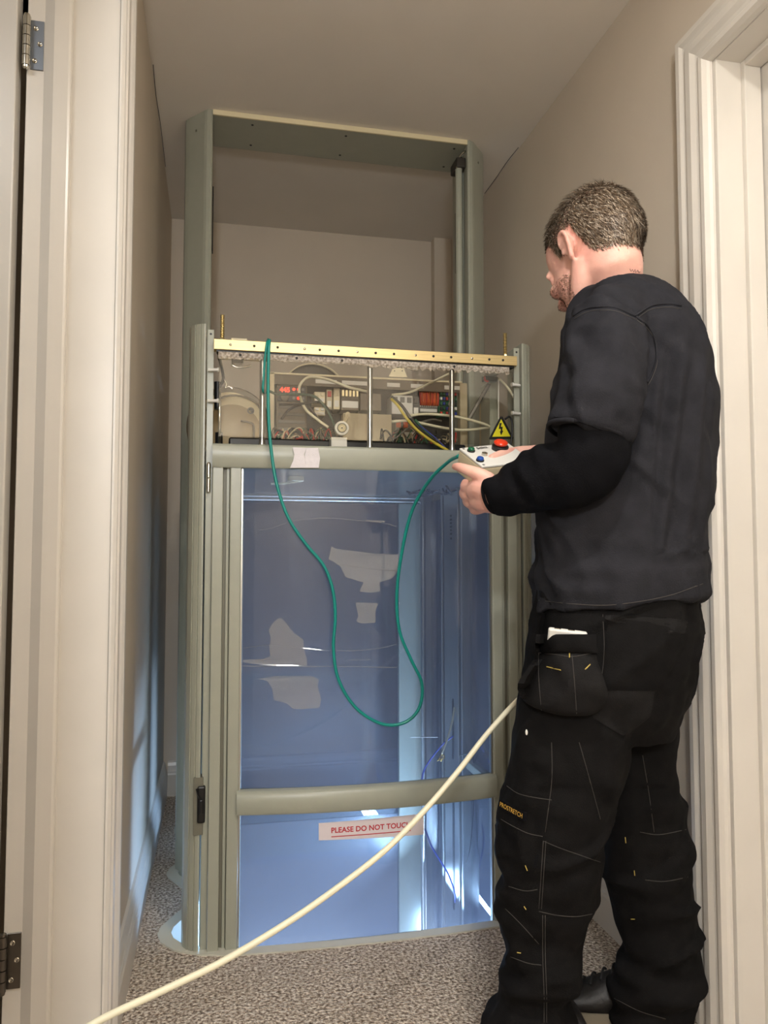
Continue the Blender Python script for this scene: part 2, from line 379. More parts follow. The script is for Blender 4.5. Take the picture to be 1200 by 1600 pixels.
# left door leaf, swung open into the side room
d1 = bpy.data.objects.new('door_1', None); C.objects.link(d1); d1.location = (XL-.18, YJ-.02, 0); d1['kind'] = 'structure'; d1['label'] = 'white painted door swung open at the left edge'
bm = B(); box(bm, XL-.95, XL-.189, YJ-.02, YJ+.022, .008, 2.28, .003, 2); obj('door_leaf', bm, 'door', d1)
def hinge(zc, plate_m, kn_m):
    bm = B(); box(bm, XL-.168, XL-.144, YJ-.0025, YJ+.001, zc-.05, zc+.05, .0006, 1); h = obj('hinge', bm, plate_m, d1)
    bm = B()
    for k in range(5): cyl(bm, (XL-.1735, YJ-.011, zc-.05+k*.02+.0008), (XL-.1735, YJ-.011, zc-.03+k*.02-.0008), .0075, n=16)
    lathe(bm, (XL-.1735, YJ-.011, zc-.056), (0,0,1), [(0,.003),(.002,.006),(.006,.0065)], 12); lathe(bm, (XL-.1735, YJ-.011, zc+.05), (0,0,1), [(0,.0065),(.004,.006),(.006,.003)], 12)
    obj('knuckle', bm, kn_m, h, 'auto')
    for k, (dx, dz) in enumerate(((-.159, .033), (-.151, .002), (-.160, -.033))):
        bm = B(); lathe(bm, (XL+dx, YJ-.0026, zc+dz), (0,-1,0), [(0,.0048),(.0012,.0048),(.0018,.0038),(.0010,.0020),(.0009,.001)], 14); obj('screw', bm, 'steel', h, 'auto')
hinge(atY(60, 72, YJ).z, 'hingeblue', 'steel'); hinge(atY(28, 1500, YJ).z, 'patina', 'patina')
# right doorway: mitred moulded casing, lining, stop, closed leaf
CP = [(0,0),(.0,-.0),(.006,.0),(.012,.003),(.020,.010),(.021,.020),(.016,.026),(.018,.034),(.024,.046),(.024,.062),(.018,.068),(.020,.076),(.024,.084),(.024,.096),(.0,.096)]   # (proud, along)
bm = B()
y_out, z_in = YJR+.010+.096, 2.028
n = len(CP); rows = []
for zfun in (0, 1, 2):
    row = []
    for pr, al in CP:
        x = XR-pr
        if zfun == 0: row.append(bm.verts.new((x, YJR+.010+al, 0)))
        elif zfun == 1: row.append(bm.verts.new((x, YJR+.010+al, z_in+al)))
        else: row.append(bm.verts.new((x, .45, z_in+al)))
    rows.append(row)
for a, b in zip(rows, rows[1:]):
    for i in range(n): bm.faces.new((a[i], a[(i+1) % n], b[(i+1) % n], b[i]))
struct('trim_4', bm, 'trim', 'mitred moulded white architrave of the right doorway')
bm = B(); box(bm, XR+.001, XR+.16, YJR, YJR+.019, 0, 2.045, .001, 1); box(bm, XR+.001, XR+.16, .52, YJR, 2.026, 2.045); struct('trim_5', bm, 'trim', 'white door lining of the right doorway')
bm = B(); box(bm, XR+.060, XR+.10, YJR-.013, YJR, 0, 2.026, .002, 2); box(bm, XR+.060, XR+.10, .52, YJR-.013, 2.013, 2.026, .002, 2); struct('trim_6', bm, 'trim', 'door stop inside the right lining')
bm = B(); box(bm, XR+.102, XR+.142, .53, YJR-.003, .008, 2.022, .002, 1); o = struct('door_2', bm, 'door', 'closed white door at the right edge')
# ceiling corner cracks
def crack(name, pts, label):
    bm = B(); tube(bm, pts, .0011, 4, 4); o = obj(name, bm, 'dark'); o['kind'] = 'structure'; o['label'] = label
crack('trim_7', [(XL+.001+.004*math.sin(y*9)**2, y, ZC-.0008) for y in (2.25, 2.4, 2.55, 2.7, 2.85)], 'hairline crack along the left ceiling corner')
crack('trim_8', [(XR-.002-.005*math.sin(y*8)**2, y, ZC-.0008) for y in (2.45, 2.55, 2.68, 2.8)], 'hairline crack along the right ceiling corner')

# ================================================================ LIFT
def mir(poly, s): return [(XC+s*x, y) for x, y in poly]
# columns
COL = [(-.515,2.545),(-.512,2.525),(-.500,2.508),(-.452,2.452),(-.444,2.445),(-.432,2.440),(-.427,2.444),(-.426,2.452),(-.426,2.478),(-.434,2.482),(-.434,2.505),(-.426,2.509),(-.426,2.61),(-.44,2.625),(-.50,2.625),(-.515,2.61)]
for s, lab in ((1, 'tall sage grey lift column by the left wall, floor to ceiling'), (-1, 'tall sage grey lift column on the right, floor to ceiling')):
    t = thing('lift_column', (XC-s*.47, 2.53, 0), lab, 'lift column', 'guide columns of the lift')
    bm = B(); prism(bm, mir(COL, s), -.17, ZC-.001); obj('cover', bm, 'lift', t)
    bm = B(); box(bm, min(XC-s*.4255, XC-s*.422), max(XC-s*.4255, XC-s*.422), 2.55, 2.575, 1.98, 2.20, .001, 1); obj('slot_cover', bm, 'dark', t)
    for z in (ZC-.055,):
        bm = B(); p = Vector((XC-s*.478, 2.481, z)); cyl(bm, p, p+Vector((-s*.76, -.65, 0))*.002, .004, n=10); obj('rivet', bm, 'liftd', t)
    if s == 1: continue
    bm = B(); cyl(bm, (XC-s*.405, 2.475, -.17), (XC-s*.405, 2.475, ZC-.09), .012, n=20); r_ = obj('guide_rail', bm, 'lift', t, 'auto')
    bm = B(); prism(bm, mir([(-.427,2.500),(-.417,2.500),(-.417,2.53),(-.427,2.53)], s), -.17, ZC-.03); obj('rail_backing', bm, 'dark', t)
    bm = B(); box(bm, min(XC-s*.425, XC-s*.392), max(XC-s*.425, XC-s*.392), 2.455, 2.53, ZC-.09, ZC-.055, .004, 2); br = obj('rail_bracket', bm, 'dark', t)
    bm = B(); tube(bm, [(XC-s*.425, 2.46, ZC-.03), (XC-s*.405, 2.462, ZC-.05), (XC-s*.395, 2.465, ZC-.09)], .004, 6, 3); obj('bracket_edge', bm, 'steel', br, True)
# header plate
t = thing('header_plate', (XC, 2.53, ZC-.016), 'flat grey header plate screwed to the ceiling between the lift columns', 'header plate')
bm = B(); box(bm, XC-.426, XC+.426, 2.447, 2.64, ZC-.016, ZC-.0005, .0006, 1); obj('plate', bm, 'lift', t)
bm = B(); box(bm, XC-.426, XC+.426, 2.440, 2.4468, ZC-.017, ZC-.0005, .0006, 1); obj('front_edge', bm, 'cream', t)
for x in (.10, .41, .79):
    for y in (2.478, 2.605):
        bm = B(); lathe(bm, (x, y, ZC-.0161), (0,0,-1), [(0,.0042),(.001,.0042),(.0015,.003)], 10); obj('screw', bm, 'black', t)
# car
CZ0 = -.78
car = thing('lift_car', (XC, 2.5, CZ0), 'sage grey glazed through-floor lift car stopped part way up through the floor ring', 'lift')
def bow(x, d=.030): q = (x-XC)/.338; return d*max(0, 1-q*q)
POST = [(-.474,2.105),(-.475,2.06),(-.470,2.030),(-.460,2.012),(-.458,2.014),(-.456,2.010),(-.447,2.003),(-.445,2.005),(-.443,2.001),(-.436,1.998),(-.432,1.998),(-.431,2.105)]
for s in (1, -1):
    for yf in (0, 1):
        pl = [(x, y if not yf else 5.0-y) for x, y in POST]
        bm = B(); prism(bm, mir(pl, s), CZ0, 1.572 if not yf else 1.30); cp = obj('corner_post', bm, 'lift', car)
        if not yf:
            if s == 1:                                            # latch recess on the left post
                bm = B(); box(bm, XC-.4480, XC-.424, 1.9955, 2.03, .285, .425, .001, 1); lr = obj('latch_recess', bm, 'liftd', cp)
                bm = B(); box(bm, XC-.4385, XC-.419, 1.989, 2.005, .315, .405, .004, 2); box(bm, XC-.434, XC-.424, 1.981, 1.992, .34, .375, .003, 2); tube(bm, [(XC-.441,1.99,.400),(XC-.436,1.986,.385),(XC-.429,1.986,.372)], .0022, 6); obj('latch', bm, 'black', lr) if False else obj('latch', bm, 'black', cp)
            fx0, fx1 = sorted((XC-s*.428, XC-s*.4115))
            bm = B(); box(bm, fx0, fx1, 2.006, 2.012, CZ0, 1.560, .0008, 1); fl = obj('flange', bm, 'lift', car)
            bm = B(); cyl(bm, ((fx0+fx1)/2, 2.006, 1.548), ((fx0+fx1)/2, 2.0055, 1.548), .003, n=10); obj('bolt_hole', bm, 'black', fl)
            for z in (1.372, 1.452):
                bm = B(); cyl(bm, (XC-s*.425, 1.998, z), (XC-s*.402, 1.992, z), .0042, n=10); lathe(bm, (XC-s*.402, 1.992, z), (s,-.2,0), [(0,.006),(.004,.006),(.005,.004)], 10); obj('cover_clip', bm, 'white', car, 'auto')
# gate (front) frame: stiles, recess strip, mid rail, glazing
gx = .411
for s in (1, -1):
    a = lambda x: XC-s*x
    bm = B(); x0, x1 = sorted((a(.411), a(.384))); box(bm, x0, x1, 1.992, 2.03, CZ0, 1.232, .002, 2); st = obj('gate_jamb', bm, 'lift', car)
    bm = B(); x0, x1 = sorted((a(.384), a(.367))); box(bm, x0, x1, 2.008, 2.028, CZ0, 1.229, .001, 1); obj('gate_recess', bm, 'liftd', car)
    bm = B(); x0, x1 = sorted((a(.376), a(.368))); box(bm, x0, x1, 2.0035, 2.0078, CZ0, 1.212, .001, 1); obj('gate_inset_strip', bm, 'lift', car)
    bm = B(); x0, x1 = sorted((a(.367), a(.338))); box(bm, x0, x1, 1.991, 2.03, CZ0, 1.232, .003, 2); obj('gate_stile', bm, 'lift', car)
    bm = B(); x0, x1 = sorted((a(.338), a(.3335))); box(bm, x0, x1, 1.999, 2.012, CZ0, 1.20, .0005, 1); obj('glazing_bead', bm, 'alu', car)
def curved_bar(bm, x0, x1, prof, n=24, d=.030):
    rows = []
    for i in range(n+1):
        x = x0+(x1-x0)*i/n; yb = -bow(x, d); rows.append([bm.verts.new((x, y+yb, z)) for y, z in prof])
    m = len(prof)
    for a, b in zip(rows, rows[1:]):
        for k in range(m): bm.faces.new((a[k], a[(k+1) % m], b[(k+1) % m], b[k]))
    bm.faces.new(rows[0][::-1]); bm.faces.new(rows[-1]); return bm
bm = B(); curved_bar(bm, XC-.343, XC+.343, [(1.978,.336),(1.981,.331),(2.012,.331),(2.012,.388),(1.992,.388),(1.986,.386),(1.979,.376)]); obj('mid_rail', bm, 'lift', car, 'auto')
bm = B(); curved_bar(bm, XC-.412, XC+.412, [(1.984,1.206),(1.988,1.201),(2.012,1.201),(2.012,1.262),(1.990,1.262),(1.985,1.259),(1.983,1.254)], 30, .012); obj('top_band', bm, 'lift', car, 'auto')
def pane(z0, z1):
    bm = B(); curved_bar(bm, XC-.338, XC+.338, [(2.006,z0),(2.0095,z0),(2.0095,z1),(2.006,z1)], 16, .026)
    return bm
up = obj('glass_pane', pane(.388, 1.201), 'glass', car, 'auto')
lo = obj('glass_pane', pane(CZ0, .331), 'glass', car, 'auto')
# hinge of the gate
bm = B()
for k in range(2): cyl(bm, (XC-.421, 1.994, 1.138+k*.037), (XC-.421, 1.994, 1.172+k*.037), .0055, n=14)
lathe(bm, (XC-.421,1.994,1.209), (0,0,1), [(0,.005),(.003,.004),(.005,.002)], 12); obj('gate_hinge', bm, 'steel', car, 'auto')
# roof pan, rear frame and rear glazing
bm = B(); box(bm, XC-.405, XC+.405, 2.013, 2.985, 1.205, 1.222, .001, 1); obj('roof_pan', bm, 'alu', car)
bm = B(); box(bm, XC-.40, XC+.40, 2.90, 2.925, 1.182, 1.2045, .002, 1); box(bm, XC-.40, XC+.40, 2.875, 2.885, 1.194, 1.2045, .001, 1); obj('roof_channel', bm, 'alu', car)
bm = B(); box(bm, XC-.412, XC+.412, 2.985, 3.0, 1.18, 1.262, .002, 1); obj('rear_band', bm, 'lift', car)
for s in (1, -1):
    x0, x1 = sorted((XC-s*.411, XC-s*.300)); bm = B(); box(bm, x0, x1, 2.93, 2.965, CZ0, 1.18, .003, 2); obj('rear_stile', bm, 'lift', car)
bm = B(); box(bm, XC-.30, XC+.30, 2.945, 2.950, -.02, 1.18); obj('rear_glass', bm, 'glass2', car)
bm = B(); box(bm, XC-.30, XC+.30, 2.944, 2.951, CZ0, -.02); obj('rear_panel', bm, 'frost', car)
# side walls: tubes, glazing and the console strip that clads each column
for s in (1, -1):
    sx = XC-s*.382
    def bx(x0, x1, y0, y1, z0, z1, bev=.002): b_ = B(); a0, a1 = sorted((XC-s*x0, XC-s*x1)); box(b_, a0, a1, y0, y1, z0, z1, bev, 2); return b_
    obj('side_glass', bx(.3990, .4030, 2.06, 2.40, CZ0, 1.18, 0), 'glass2', car)
    obj('side_glass', bx(.3990, .4030, 2.60, 2.93, CZ0, 1.18, 0), 'glass2', car)
    obj('side_upright', bx(.370, .405, 2.035, 2.075, CZ0, 1.20), 'alu', car)
    obj('side_upright', bx(.372, .405, 2.368, 2.382, CZ0, 1.20), 'alu', car)
    obj('side_upright', bx(.380, .405, 2.61, 2.628, CZ0, 1.20), 'alu', car)
    obj('side_upright', bx(.366, .405, 2.825, 2.86, CZ0, 1.20), 'alu', car)
    obj('side_sill', bx(.385, .408, 2.075, 2.40, .30, .325), 'lift', car)
    b_ = B(); cyl(b_, (XC-s*.362, 2.80, CZ0), (XC-s*.362, 2.80, 1.19), .010, n=16); obj('grab_tube', b_, 'alu', car, 'auto')
    co = obj('console_strip', bx(.376, .386, 2.42, 2.575, CZ0, 1.19), 'alu', car)
    for z0, z1 in ((.30, .50), (-.185, .19)):
        y0 = 2.478; b_ = B(); pl = []
        for k in range(13): an = math.pi*k/12; pl.append((y0+.008*math.cos(an), z1-.008+.008*math.sin(an)))
        for k in range(13): an = math.pi+math.pi*k/12; pl.append((y0+.008*math.cos(an), z0+.008+.008*math.sin(an)))
        x0, x1 = sorted((XC-s*.3762, XC-s*.3748)); prism(b_, pl, x0, x1, 'x'); obj('cable_slot', b_, 'black', co)
    # small pictogram print near the top of the console strip
    if s == -1:
        for k, (dz, w_) in enumerate(((.055,.016),(.042,.022),(.030,.02),(.018,.024),(.006,.018),(-.006,.022),(-.022,.02))):
            b_ = B(); xx = XC+.3757; box(b_, xx-.0006, xx, 2.49-w_/2, 2.49+w_/2, 1.055+dz-.0035, 1.055+dz+.0035); obj('printed_mark', b_, 'dark', co)
bm = B(); cyl(bm, (.795, 2.905, -.60), (.795, 2.905, -.395), .012, n=12); obj('led_strip', bm, 'lamp', car)
bm = B(); cyl(bm, (XC-.4215, 2.05, -.25), (XC-.4215, 2.05, .10), .003, n=8); obj('led_strip', bm, 'lamp', car)
# interior roof bits
bm = B(); box(bm, .20, .245, 2.20, 2.24, 1.190, 1.2045, .002, 1); tube(bm, [(.23,2.21,1.19),(.19,2.2,1.183),(.15,2.2,1.181)], .0035, 6); obj('roof_catch', bm, 'cream', car)
# reflections in the gate glazing, built as pale patches and lines on the pane
def patch(name, px, parent, m='reflection', Y0=2.003, th=.0006):
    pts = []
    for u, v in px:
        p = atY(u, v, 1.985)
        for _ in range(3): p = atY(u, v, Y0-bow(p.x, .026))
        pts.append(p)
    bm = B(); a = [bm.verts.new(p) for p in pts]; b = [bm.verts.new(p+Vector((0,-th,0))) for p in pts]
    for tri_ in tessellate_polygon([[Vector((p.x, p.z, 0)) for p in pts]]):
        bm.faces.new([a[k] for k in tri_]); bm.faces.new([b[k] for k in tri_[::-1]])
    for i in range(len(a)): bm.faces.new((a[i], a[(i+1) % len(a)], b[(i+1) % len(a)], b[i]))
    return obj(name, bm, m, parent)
def zpx(pts): return [(360+x/4, 780+y/4) for x, y in pts]
patch('reflection_patch', zpx([(630,295),(660,310),(760,322),(900,340),(1052,345),(1048,445),(1010,495),(930,520),(935,575),(870,585),(808,575),(832,520),(720,488),(690,425),(660,400),(612,375)]), up)
patch('reflection_patch', zpx([(780,645),(925,650),(905,700),(908,770),(830,778),(785,765),(800,730)]), up)
patch('reflection_patch', zpx([(310,738),(345,770),(400,840),(455,875),(462,940),(478,1000),(478,1040),(240,1040),(160,1030),(80,1020),(80,1004),(200,1000),(250,980),(240,930),(255,870),(238,820),(265,775)]), up)
patch('reflection_patch', zpx([(170,1125),(280,1105),(510,1105),(555,1125),(545,1170),(568,1250),(555,1305),(430,1312),(390,1310),(350,1275),(270,1255),(260,1180),(230,1135)]), up)
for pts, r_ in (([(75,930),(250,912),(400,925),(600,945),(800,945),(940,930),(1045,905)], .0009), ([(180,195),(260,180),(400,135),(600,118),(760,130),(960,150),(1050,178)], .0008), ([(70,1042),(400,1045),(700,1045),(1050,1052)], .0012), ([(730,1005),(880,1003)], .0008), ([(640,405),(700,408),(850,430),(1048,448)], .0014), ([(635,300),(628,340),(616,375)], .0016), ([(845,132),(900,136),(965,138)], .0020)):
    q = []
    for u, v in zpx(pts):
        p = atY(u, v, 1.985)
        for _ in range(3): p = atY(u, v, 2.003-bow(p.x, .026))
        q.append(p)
    bm = B(); tube(bm, q, r_, 5, 4); obj('reflection_line', bm, 'reflection', up)
# tape on the top band
def band_patch(px, m):
    pts = []
    for u, v in px: pts.append(atY(u, v, 1.970))
    bm = B(); a = [bm.verts.new(p) for p in pts]; b = [bm.verts.new(p+Vector((0,-.0008,0))) for p in pts]
    bm.faces.new(a); bm.faces.new(b[::-1])
    for i in range(len(a)): bm.faces.new((a[i], a[(i+1) % len(a)], b[(i+1) % len(a)], b[i]))
    return bm
t = thing('masking_tape', atY(477, 715, 1.97), 'two pale strips of tape stuck over the top band of the lift gate', 'tape')
obj('tape_strip', band_patch([(457,699),(479,700),(475,710),(477,720),(480,731),(453,731),(458,720),(460,710)], 'tape'), 'tape', t)
obj('tape_strip', band_patch([(479,700),(497,700),(500,716),(498,731),(480,731),(477,722),(476,711)], 'tape'), 'tape', t)
# sign
t = thing('paper_sign', atY(580, 1310, 1.97), 'white paper notice reading PLEASE DO NOT TOUCH in red on the lower gate glass', 'sign')
sg = [(498,1286),(662,1271),(662,1304),(498,1313)]
def gate_pt(u, v, off):
    p = atY(u, v, 1.98)
    for _ in range(3): p = atY(u, v, 2.003-off-bow(p.x, .026))
    return p
c00, c10, c11, c01 = [gate_pt(u, v, .0) for u, v in sg]
def quad_grid(cs, off, th, n=12):
    bm = B(); rows = []
    for k in (0, 1):
        row = []
        for i in range(n+1):
            for top in (0, 1):
                a, b = (cs[0], cs[1]) if top else (cs[3], cs[2])
                p = a.lerp(b, i/n); row.append(bm.verts.new((p.x, 2.003-bow(p.x, .026)-off-k*th, p.z)))
        rows.append(row)
    for k in (0, 1):
        r = rows[k]
        for i in range(n): bm.faces.new((r[2*i], r[2*i+2], r[2*i+3], r[2*i+1]))
    for i in range(n):
        for tp in (0, 1): bm.faces.new((rows[0][2*i+tp], rows[0][2*i+2+tp], rows[1][2*i+2+tp], rows[1][2*i+tp]))
    bm.faces.new((rows[0][0], rows[0][1], rows[1][1], rows[1][0])); bm.faces.new((rows[0][-2], rows[0][-1], rows[1][-1], rows[1][-2]))
    return bm
obj('paper', quad_grid((c00, c10, c11, c01), .0003, .0006), 'signw', t)
big = [gate_pt(u, v, 0) for u, v in ((496,1280),(664,1266),(664,1309),(496,1320))]
obj('plastic_sleeve', quad_grid(big, .0026, .0003), 'reflection', t) if False else None
mid = gate_pt(580, 1293, 0)
o = text_mesh('lettering', 'PLEASE DO NOT TOUCH', .0186, (mid.x+.001, 0, (c00.z+c01.z)/2+.001), (1,0,0), (0,0,1), 'signr', t, .0002, bold=.0004)
for v_ in o.data.vertices: v_.co.y = 2.003-bow(v_.co.x, .026)-.0013+(v_.co.y)*.5
bw = [v_.co.x for v_ in o.data.vertices]
bm = B(); nn = 12
zz = (c00.z+c01.z)/2-.013
pl = [min(bw)+(max(bw)-min(bw))*i/nn for i in range(nn+1)]
a = [bm.verts.new((x, 2.003-bow(x, .026)-.0013, zz)) for x in pl]; b = [bm.verts.new((x, 2.003-bow(x, .026)-.0013, zz-.0022)) for x in pl]
for i in range(nn): bm.faces.new((a[i], a[i+1], b[i+1], b[i]))
obj('underline', bm, 'signr', t)

# ---------------------------------------------------------------- open machine compartment on the car roof
t = thing('top_rail', (XC, 2.0, 1.50), 'brushed metal rail with rivets across the top of the open machine compartment', 'rail')
bm = B(); box(bm, XC-.412, XC+.412, 1.982, 2.010, 1.503, 1.530, .001, 1); obj('rail', bm, 'gold', t)
bm = B(); box(bm, XC-.405, XC+.405, 1.9875, 2.012, 1.4985, 1.503); obj('shadow_gap', bm, 'black', t)
bm = B()                                                         # ragged paper strip left under the rail
nseg = 160; top = []; bot = []
for i in range(nseg+1):
    x = XC-.40+.79*i/nseg; zb = 1.483+random.uniform(-.004, .003)-(.004 if i > 80 and random.random() < .5 else 0)
    top.append((x, 1.4985)); bot.append((x, zb))
prism(bm, top+bot[::-1], 1.986, 1.988, 'y'); obj('torn_backing', bm, 'torn', t)
for i, x in enumerate([.03, .09, .15, .22, .26, .31, .36, .41, .46, .52, .57, .62, .68, .73, .77]):
    bm = B(); lathe(bm, (x, 1.982, 1.5165), (0,-1,0), [(0,.0034),(.001,.0034),(.002,.0020)], 10); obj('rivet', bm, 'dark' if i % 3 else 'steel', t, 'auto')
for x in (.055, .20, .32, .63):
    bm = B(); lathe(bm, (x, 1.986, 1.492), (0,-1,0), [(0,.0036),(.0012,.0036),(.002,.0022)], 10); obj('rivet', bm, 'dark', t, 'auto')
# threaded studs
for x, lab in ((.009, 'threaded stud standing up at the left end of the top rail'), (.782, 'threaded stud standing up at the right end of the top rail')):
    bm = B(); prof = []
    z = 1.5305; lathe(bm, (x, 1.996, z), (0,0,1), [(0,.007),(.005,.007),(.006,.005)], 6)
    for k in range(12): prof += [(.006+k*.0052, .0036), (.0086+k*.0052, .0062)]
    lathe(bm, (x, 1.996, z), (0,0,1), prof, 12); tag(obj('threaded_stud', bm, 'bolt'), lab, 'bolt', 'studs on the top rail')
# support rods
for u, lab in ((410, 'upright aluminium rod, leftmost of three in the machine compartment'), (578, 'upright aluminium rod, middle of three in the machine compartment'), (706, 'upright aluminium rod, rightmost of three in the machine compartment')):
    x = atY(u, 620, 2.0).x; bm = B(); cyl(bm, (x, 2.0, 1.262), (x, 2.0, 1.4975), .0075, n=20); cyl(bm, (x, 2.0, 1.262), (x, 2.0, 1.268), .009, n=20)
    tag(obj('support_rod', bm, 'alu', None, 'auto'), lab, 'rod', 'support rods of the machine compartment')
# clear cover sheet
bm = B(); box(bm, XC-.398, XC+.395, 1.9765, 1.9790, 1.279, 1.484, .0005, 1); tag(obj('clear_cover', bm, 'clear'), 'clear plastic sheet hung in front of the lift machinery', 'cover')
def px_cable(name, pts, r, m, lab=None, cat='cable', grp=None, n=8):
    """pts: (u, v, Y)"""
    bm = B(); tube(bm, [atY(u, v, Y) for u, v, Y in pts], r, n, 6); o = obj(name, bm, m, None, True)
    if lab: tag(o, lab, cat, grp)
    return o
RZ = 1.2225                                                      # top of the roof pan
# control board tray with drives
YT = 2.26
def ax(u, v, Y=YT): return atY(u, v, Y)
tl = ax(422, 580); tr = ax(720, 604)
t = thing('control_tray', (.45, YT, RZ), 'open control tray with labelled flange standing behind the clear cover', 'control panel')
bm = B(); box(bm, tl.x, tr.x, YT+.09, YT+.094, RZ, 1.515); obj('back_plate', bm, 'dark', t)
bm = B(); box(bm, tl.x, tr.x, YT-.015, YT+.092, 1.508, 1.514, .001, 1); fl = obj('top_flange', bm, 'cream', t)
bm = B(); box(bm, tl.x+.012, tr.x, YT-.015, YT-.011, 1.478, 1.5078, .0005, 1); obj('flange_front', bm, 'brown', t)
bm = B(); box(bm, tl.x-.002, tl.x+.012, YT-.015, YT+.09, RZ, 1.513, .001, 1); obj('side_plate', bm, 'cream', t)
bm = B(); box(bm, tl.x+.0, tr.x, YT+.076, YT+.0895, RZ, 1.325, .002, 1); obj('wire_trough', bm, 'dark', t)
for u0, u1 in ((492,525),(533,580),(603,623),(640,660),(692,716)):
    p, q = ax(u0, 596), ax(u1, 596); zc_ = 1.4925
    bm = B(); box(bm, p.x, q.x, YT-.0162, YT-.0151, zc_-.006, zc_+.006); lb = obj('label_strip', bm, 'white', fl)
t2 = thing('motor_drive', (ax(455, 660).x, YT, RZ), 'dark motor drive with red 445 readout behind the green cable', 'motor drive')
p, q = ax(431, 592), ax(478, 592)
bm = B(); box(bm, p.x, q.x, YT-.03, YT+.085, 1.328, 1.474, .003, 2); body = obj('housing', bm, 'brown', t2)
bm = B(); box(bm, p.x+.003, q.x-.003, YT-.034, YT-.0305, 1.425, 1.470, .001, 1); kp = obj('keypad', bm, 'dark', t2)
text_mesh('digits', '445', .020, (p.x+.024, YT-.0348, 1.458), (1,0,0), (0,0,1), 'led', kp, .0003, bold=.0004)
bm = B(); lathe(bm, (p.x+.024, YT-.0341, 1.437), (0,-1,0), [(0,.012),(.004,.0115),(.005,.009)], 20); obj('dial', bm, 'brown', kp, 'auto')
for i in range(3):
    for j in range(3):
        bm = B(); cyl(bm, (p.x+.050+i*.013, YT-.034, 1.461-j*.013), (p.x+.050+i*.013, YT-.0358, 1.461-j*.013), .0042, n=10)
        obj('key', bm, 'led' if (i, j) in ((0,0),(1,0),(1,2)) else 'grey', kp)
for k in range(4):
    bm = B(); box(bm, p.x+.006, q.x-.006, YT-.0325, YT-.0302, 1.405-k*.022, 1.414-k*.022, .0008, 1); obj('vent_rib', bm, 'grey', body)
# contactors and terminals
def block(name, u0, u1, v0, v1, depth, m, lab, cat, grp, Yf=YT, details=0, dm='cream'):
    a, b = atY(u0, v0, Yf), atY(u1, v1, Yf)
    t_ = thing(name, ((a.x+b.x)/2, Yf+depth/2, b.z), lab, cat, grp)
    bm = B(); box(bm, a.x, b.x, Yf, Yf+depth, b.z, a.z, .0015, 1); obj('body', bm, m, t_)
    for k in range(details):
        xx = a.x+(b.x-a.x)*(k+.5)/details; ww = (b.x-a.x)/details*.32
        bm = B(); box(bm, xx-ww, xx+ww, Yf-.003, Yf-.0002, a.z-(a.z-b.z)*.38, a.z-(a.z-b.z)*.10, .0008, 1); obj('terminal', bm, dm, t_)
    if details:
        bm = B(); box(bm, a.x+.003, b.x-.003, Yf-.0015, Yf-.0002, b.z+(a.z-b.z)*.12, b.z+(a.z-b.z)*.42); obj('name_plate', bm, 'white', t_)
    return t_
G = 'contactors in the control tray'
block('contactor', 491, 508, 612, 630, .07, 'cream', 'cream contactor nearest the motor drive, upper row', 'contactor', G, details=2)
block('contactor', 491, 508, 636, 650, .07, 'cream', 'cream contactor low beside the motor drive', 'contactor', G, details=2, dm='white')
block('relay', 510, 519, 608, 640, .07, 'beige', 'slim beige relay right of the cream contactors', 'relay', G, details=1, dm='red')
block('relay', 521, 531, 606, 640, .07, 'cream', 'slim cream relay with two terminals', 'relay', G, details=2)
block('terminal_block', 533, 561, 606, 642, .06, 'brown', 'brown terminal block with brass clamps left of the middle rod', 'terminal block', G, details=5, dm='bolt')
block('filter_unit', 563, 596, 614, 642, .075, 'brown', 'plain brown filter unit crossed by the middle rod', 'filter', None)
block('power_supply', 536, 612, 645, 690, .038, 'beige', 'pale blank metal case low in the tray behind the roller switch', 'power supply', None, Yf=YT-.045)
block('safety_module', 612, 645, 617, 648, .07, 'white', 'white printed module right of the middle rod', 'module', None, details=3, dm='grey')
block('black_relay', 645, 655, 619, 650, .06, 'black', 'black relay between white module and orange wires', 'relay', None, details=1, dm='dark')
block('low_module', 617, 650, 655, 690, .05, 'brown', 'dull brown module below the white printed module', 'module', None, details=3, dm='orange')
t3 = block('terminal_strip', 655, 684, 630, 646, .05, 'grey', 'grey terminal strip fed by a row of orange wires', 'terminal strip', None, details=9, dm='white')
a_, b_ = ax(656, 606), ax(684, 634)
for k in range(16):
    x = a_.x+(b_.x-a_.x)*k/15; bm = B()
    tube(bm, [(x+random.uniform(-.004,.004), YT+.02, a_.z+.004), (x+random.uniform(-.002,.002), YT-.008, (a_.z+b_.z)/2+.008), (x, YT-.006, b_.z-.002)], .0019, 5, 3); obj('orange_wire', bm, 'orange' if k % 5 else 'red', t3, True)
t4 = block('connector_board', 685, 714, 612, 652, .03, 'dgreen', 'green circuit board with blue and green connectors by the right rod', 'circuit board', None)
a_, b_ = ax(686, 612), ax(713, 651)
for i in range(6):
    for j in range(5):
        x = a_.x+(b_.x-a_.x)*(i+.5)/6; z = a_.z+(b_.z-a_.z)*(j+.5)/5; bm = B(); box(bm, x-.0035, x+.0035, YT-.010, YT-.0002, z-.0045, z+.0045, .0006, 1)
        obj('connector', bm, ['dgreen','blue','black','white','red','dgreen'][(i*3+j*2+random.randint(0,2)) % 6], t4)
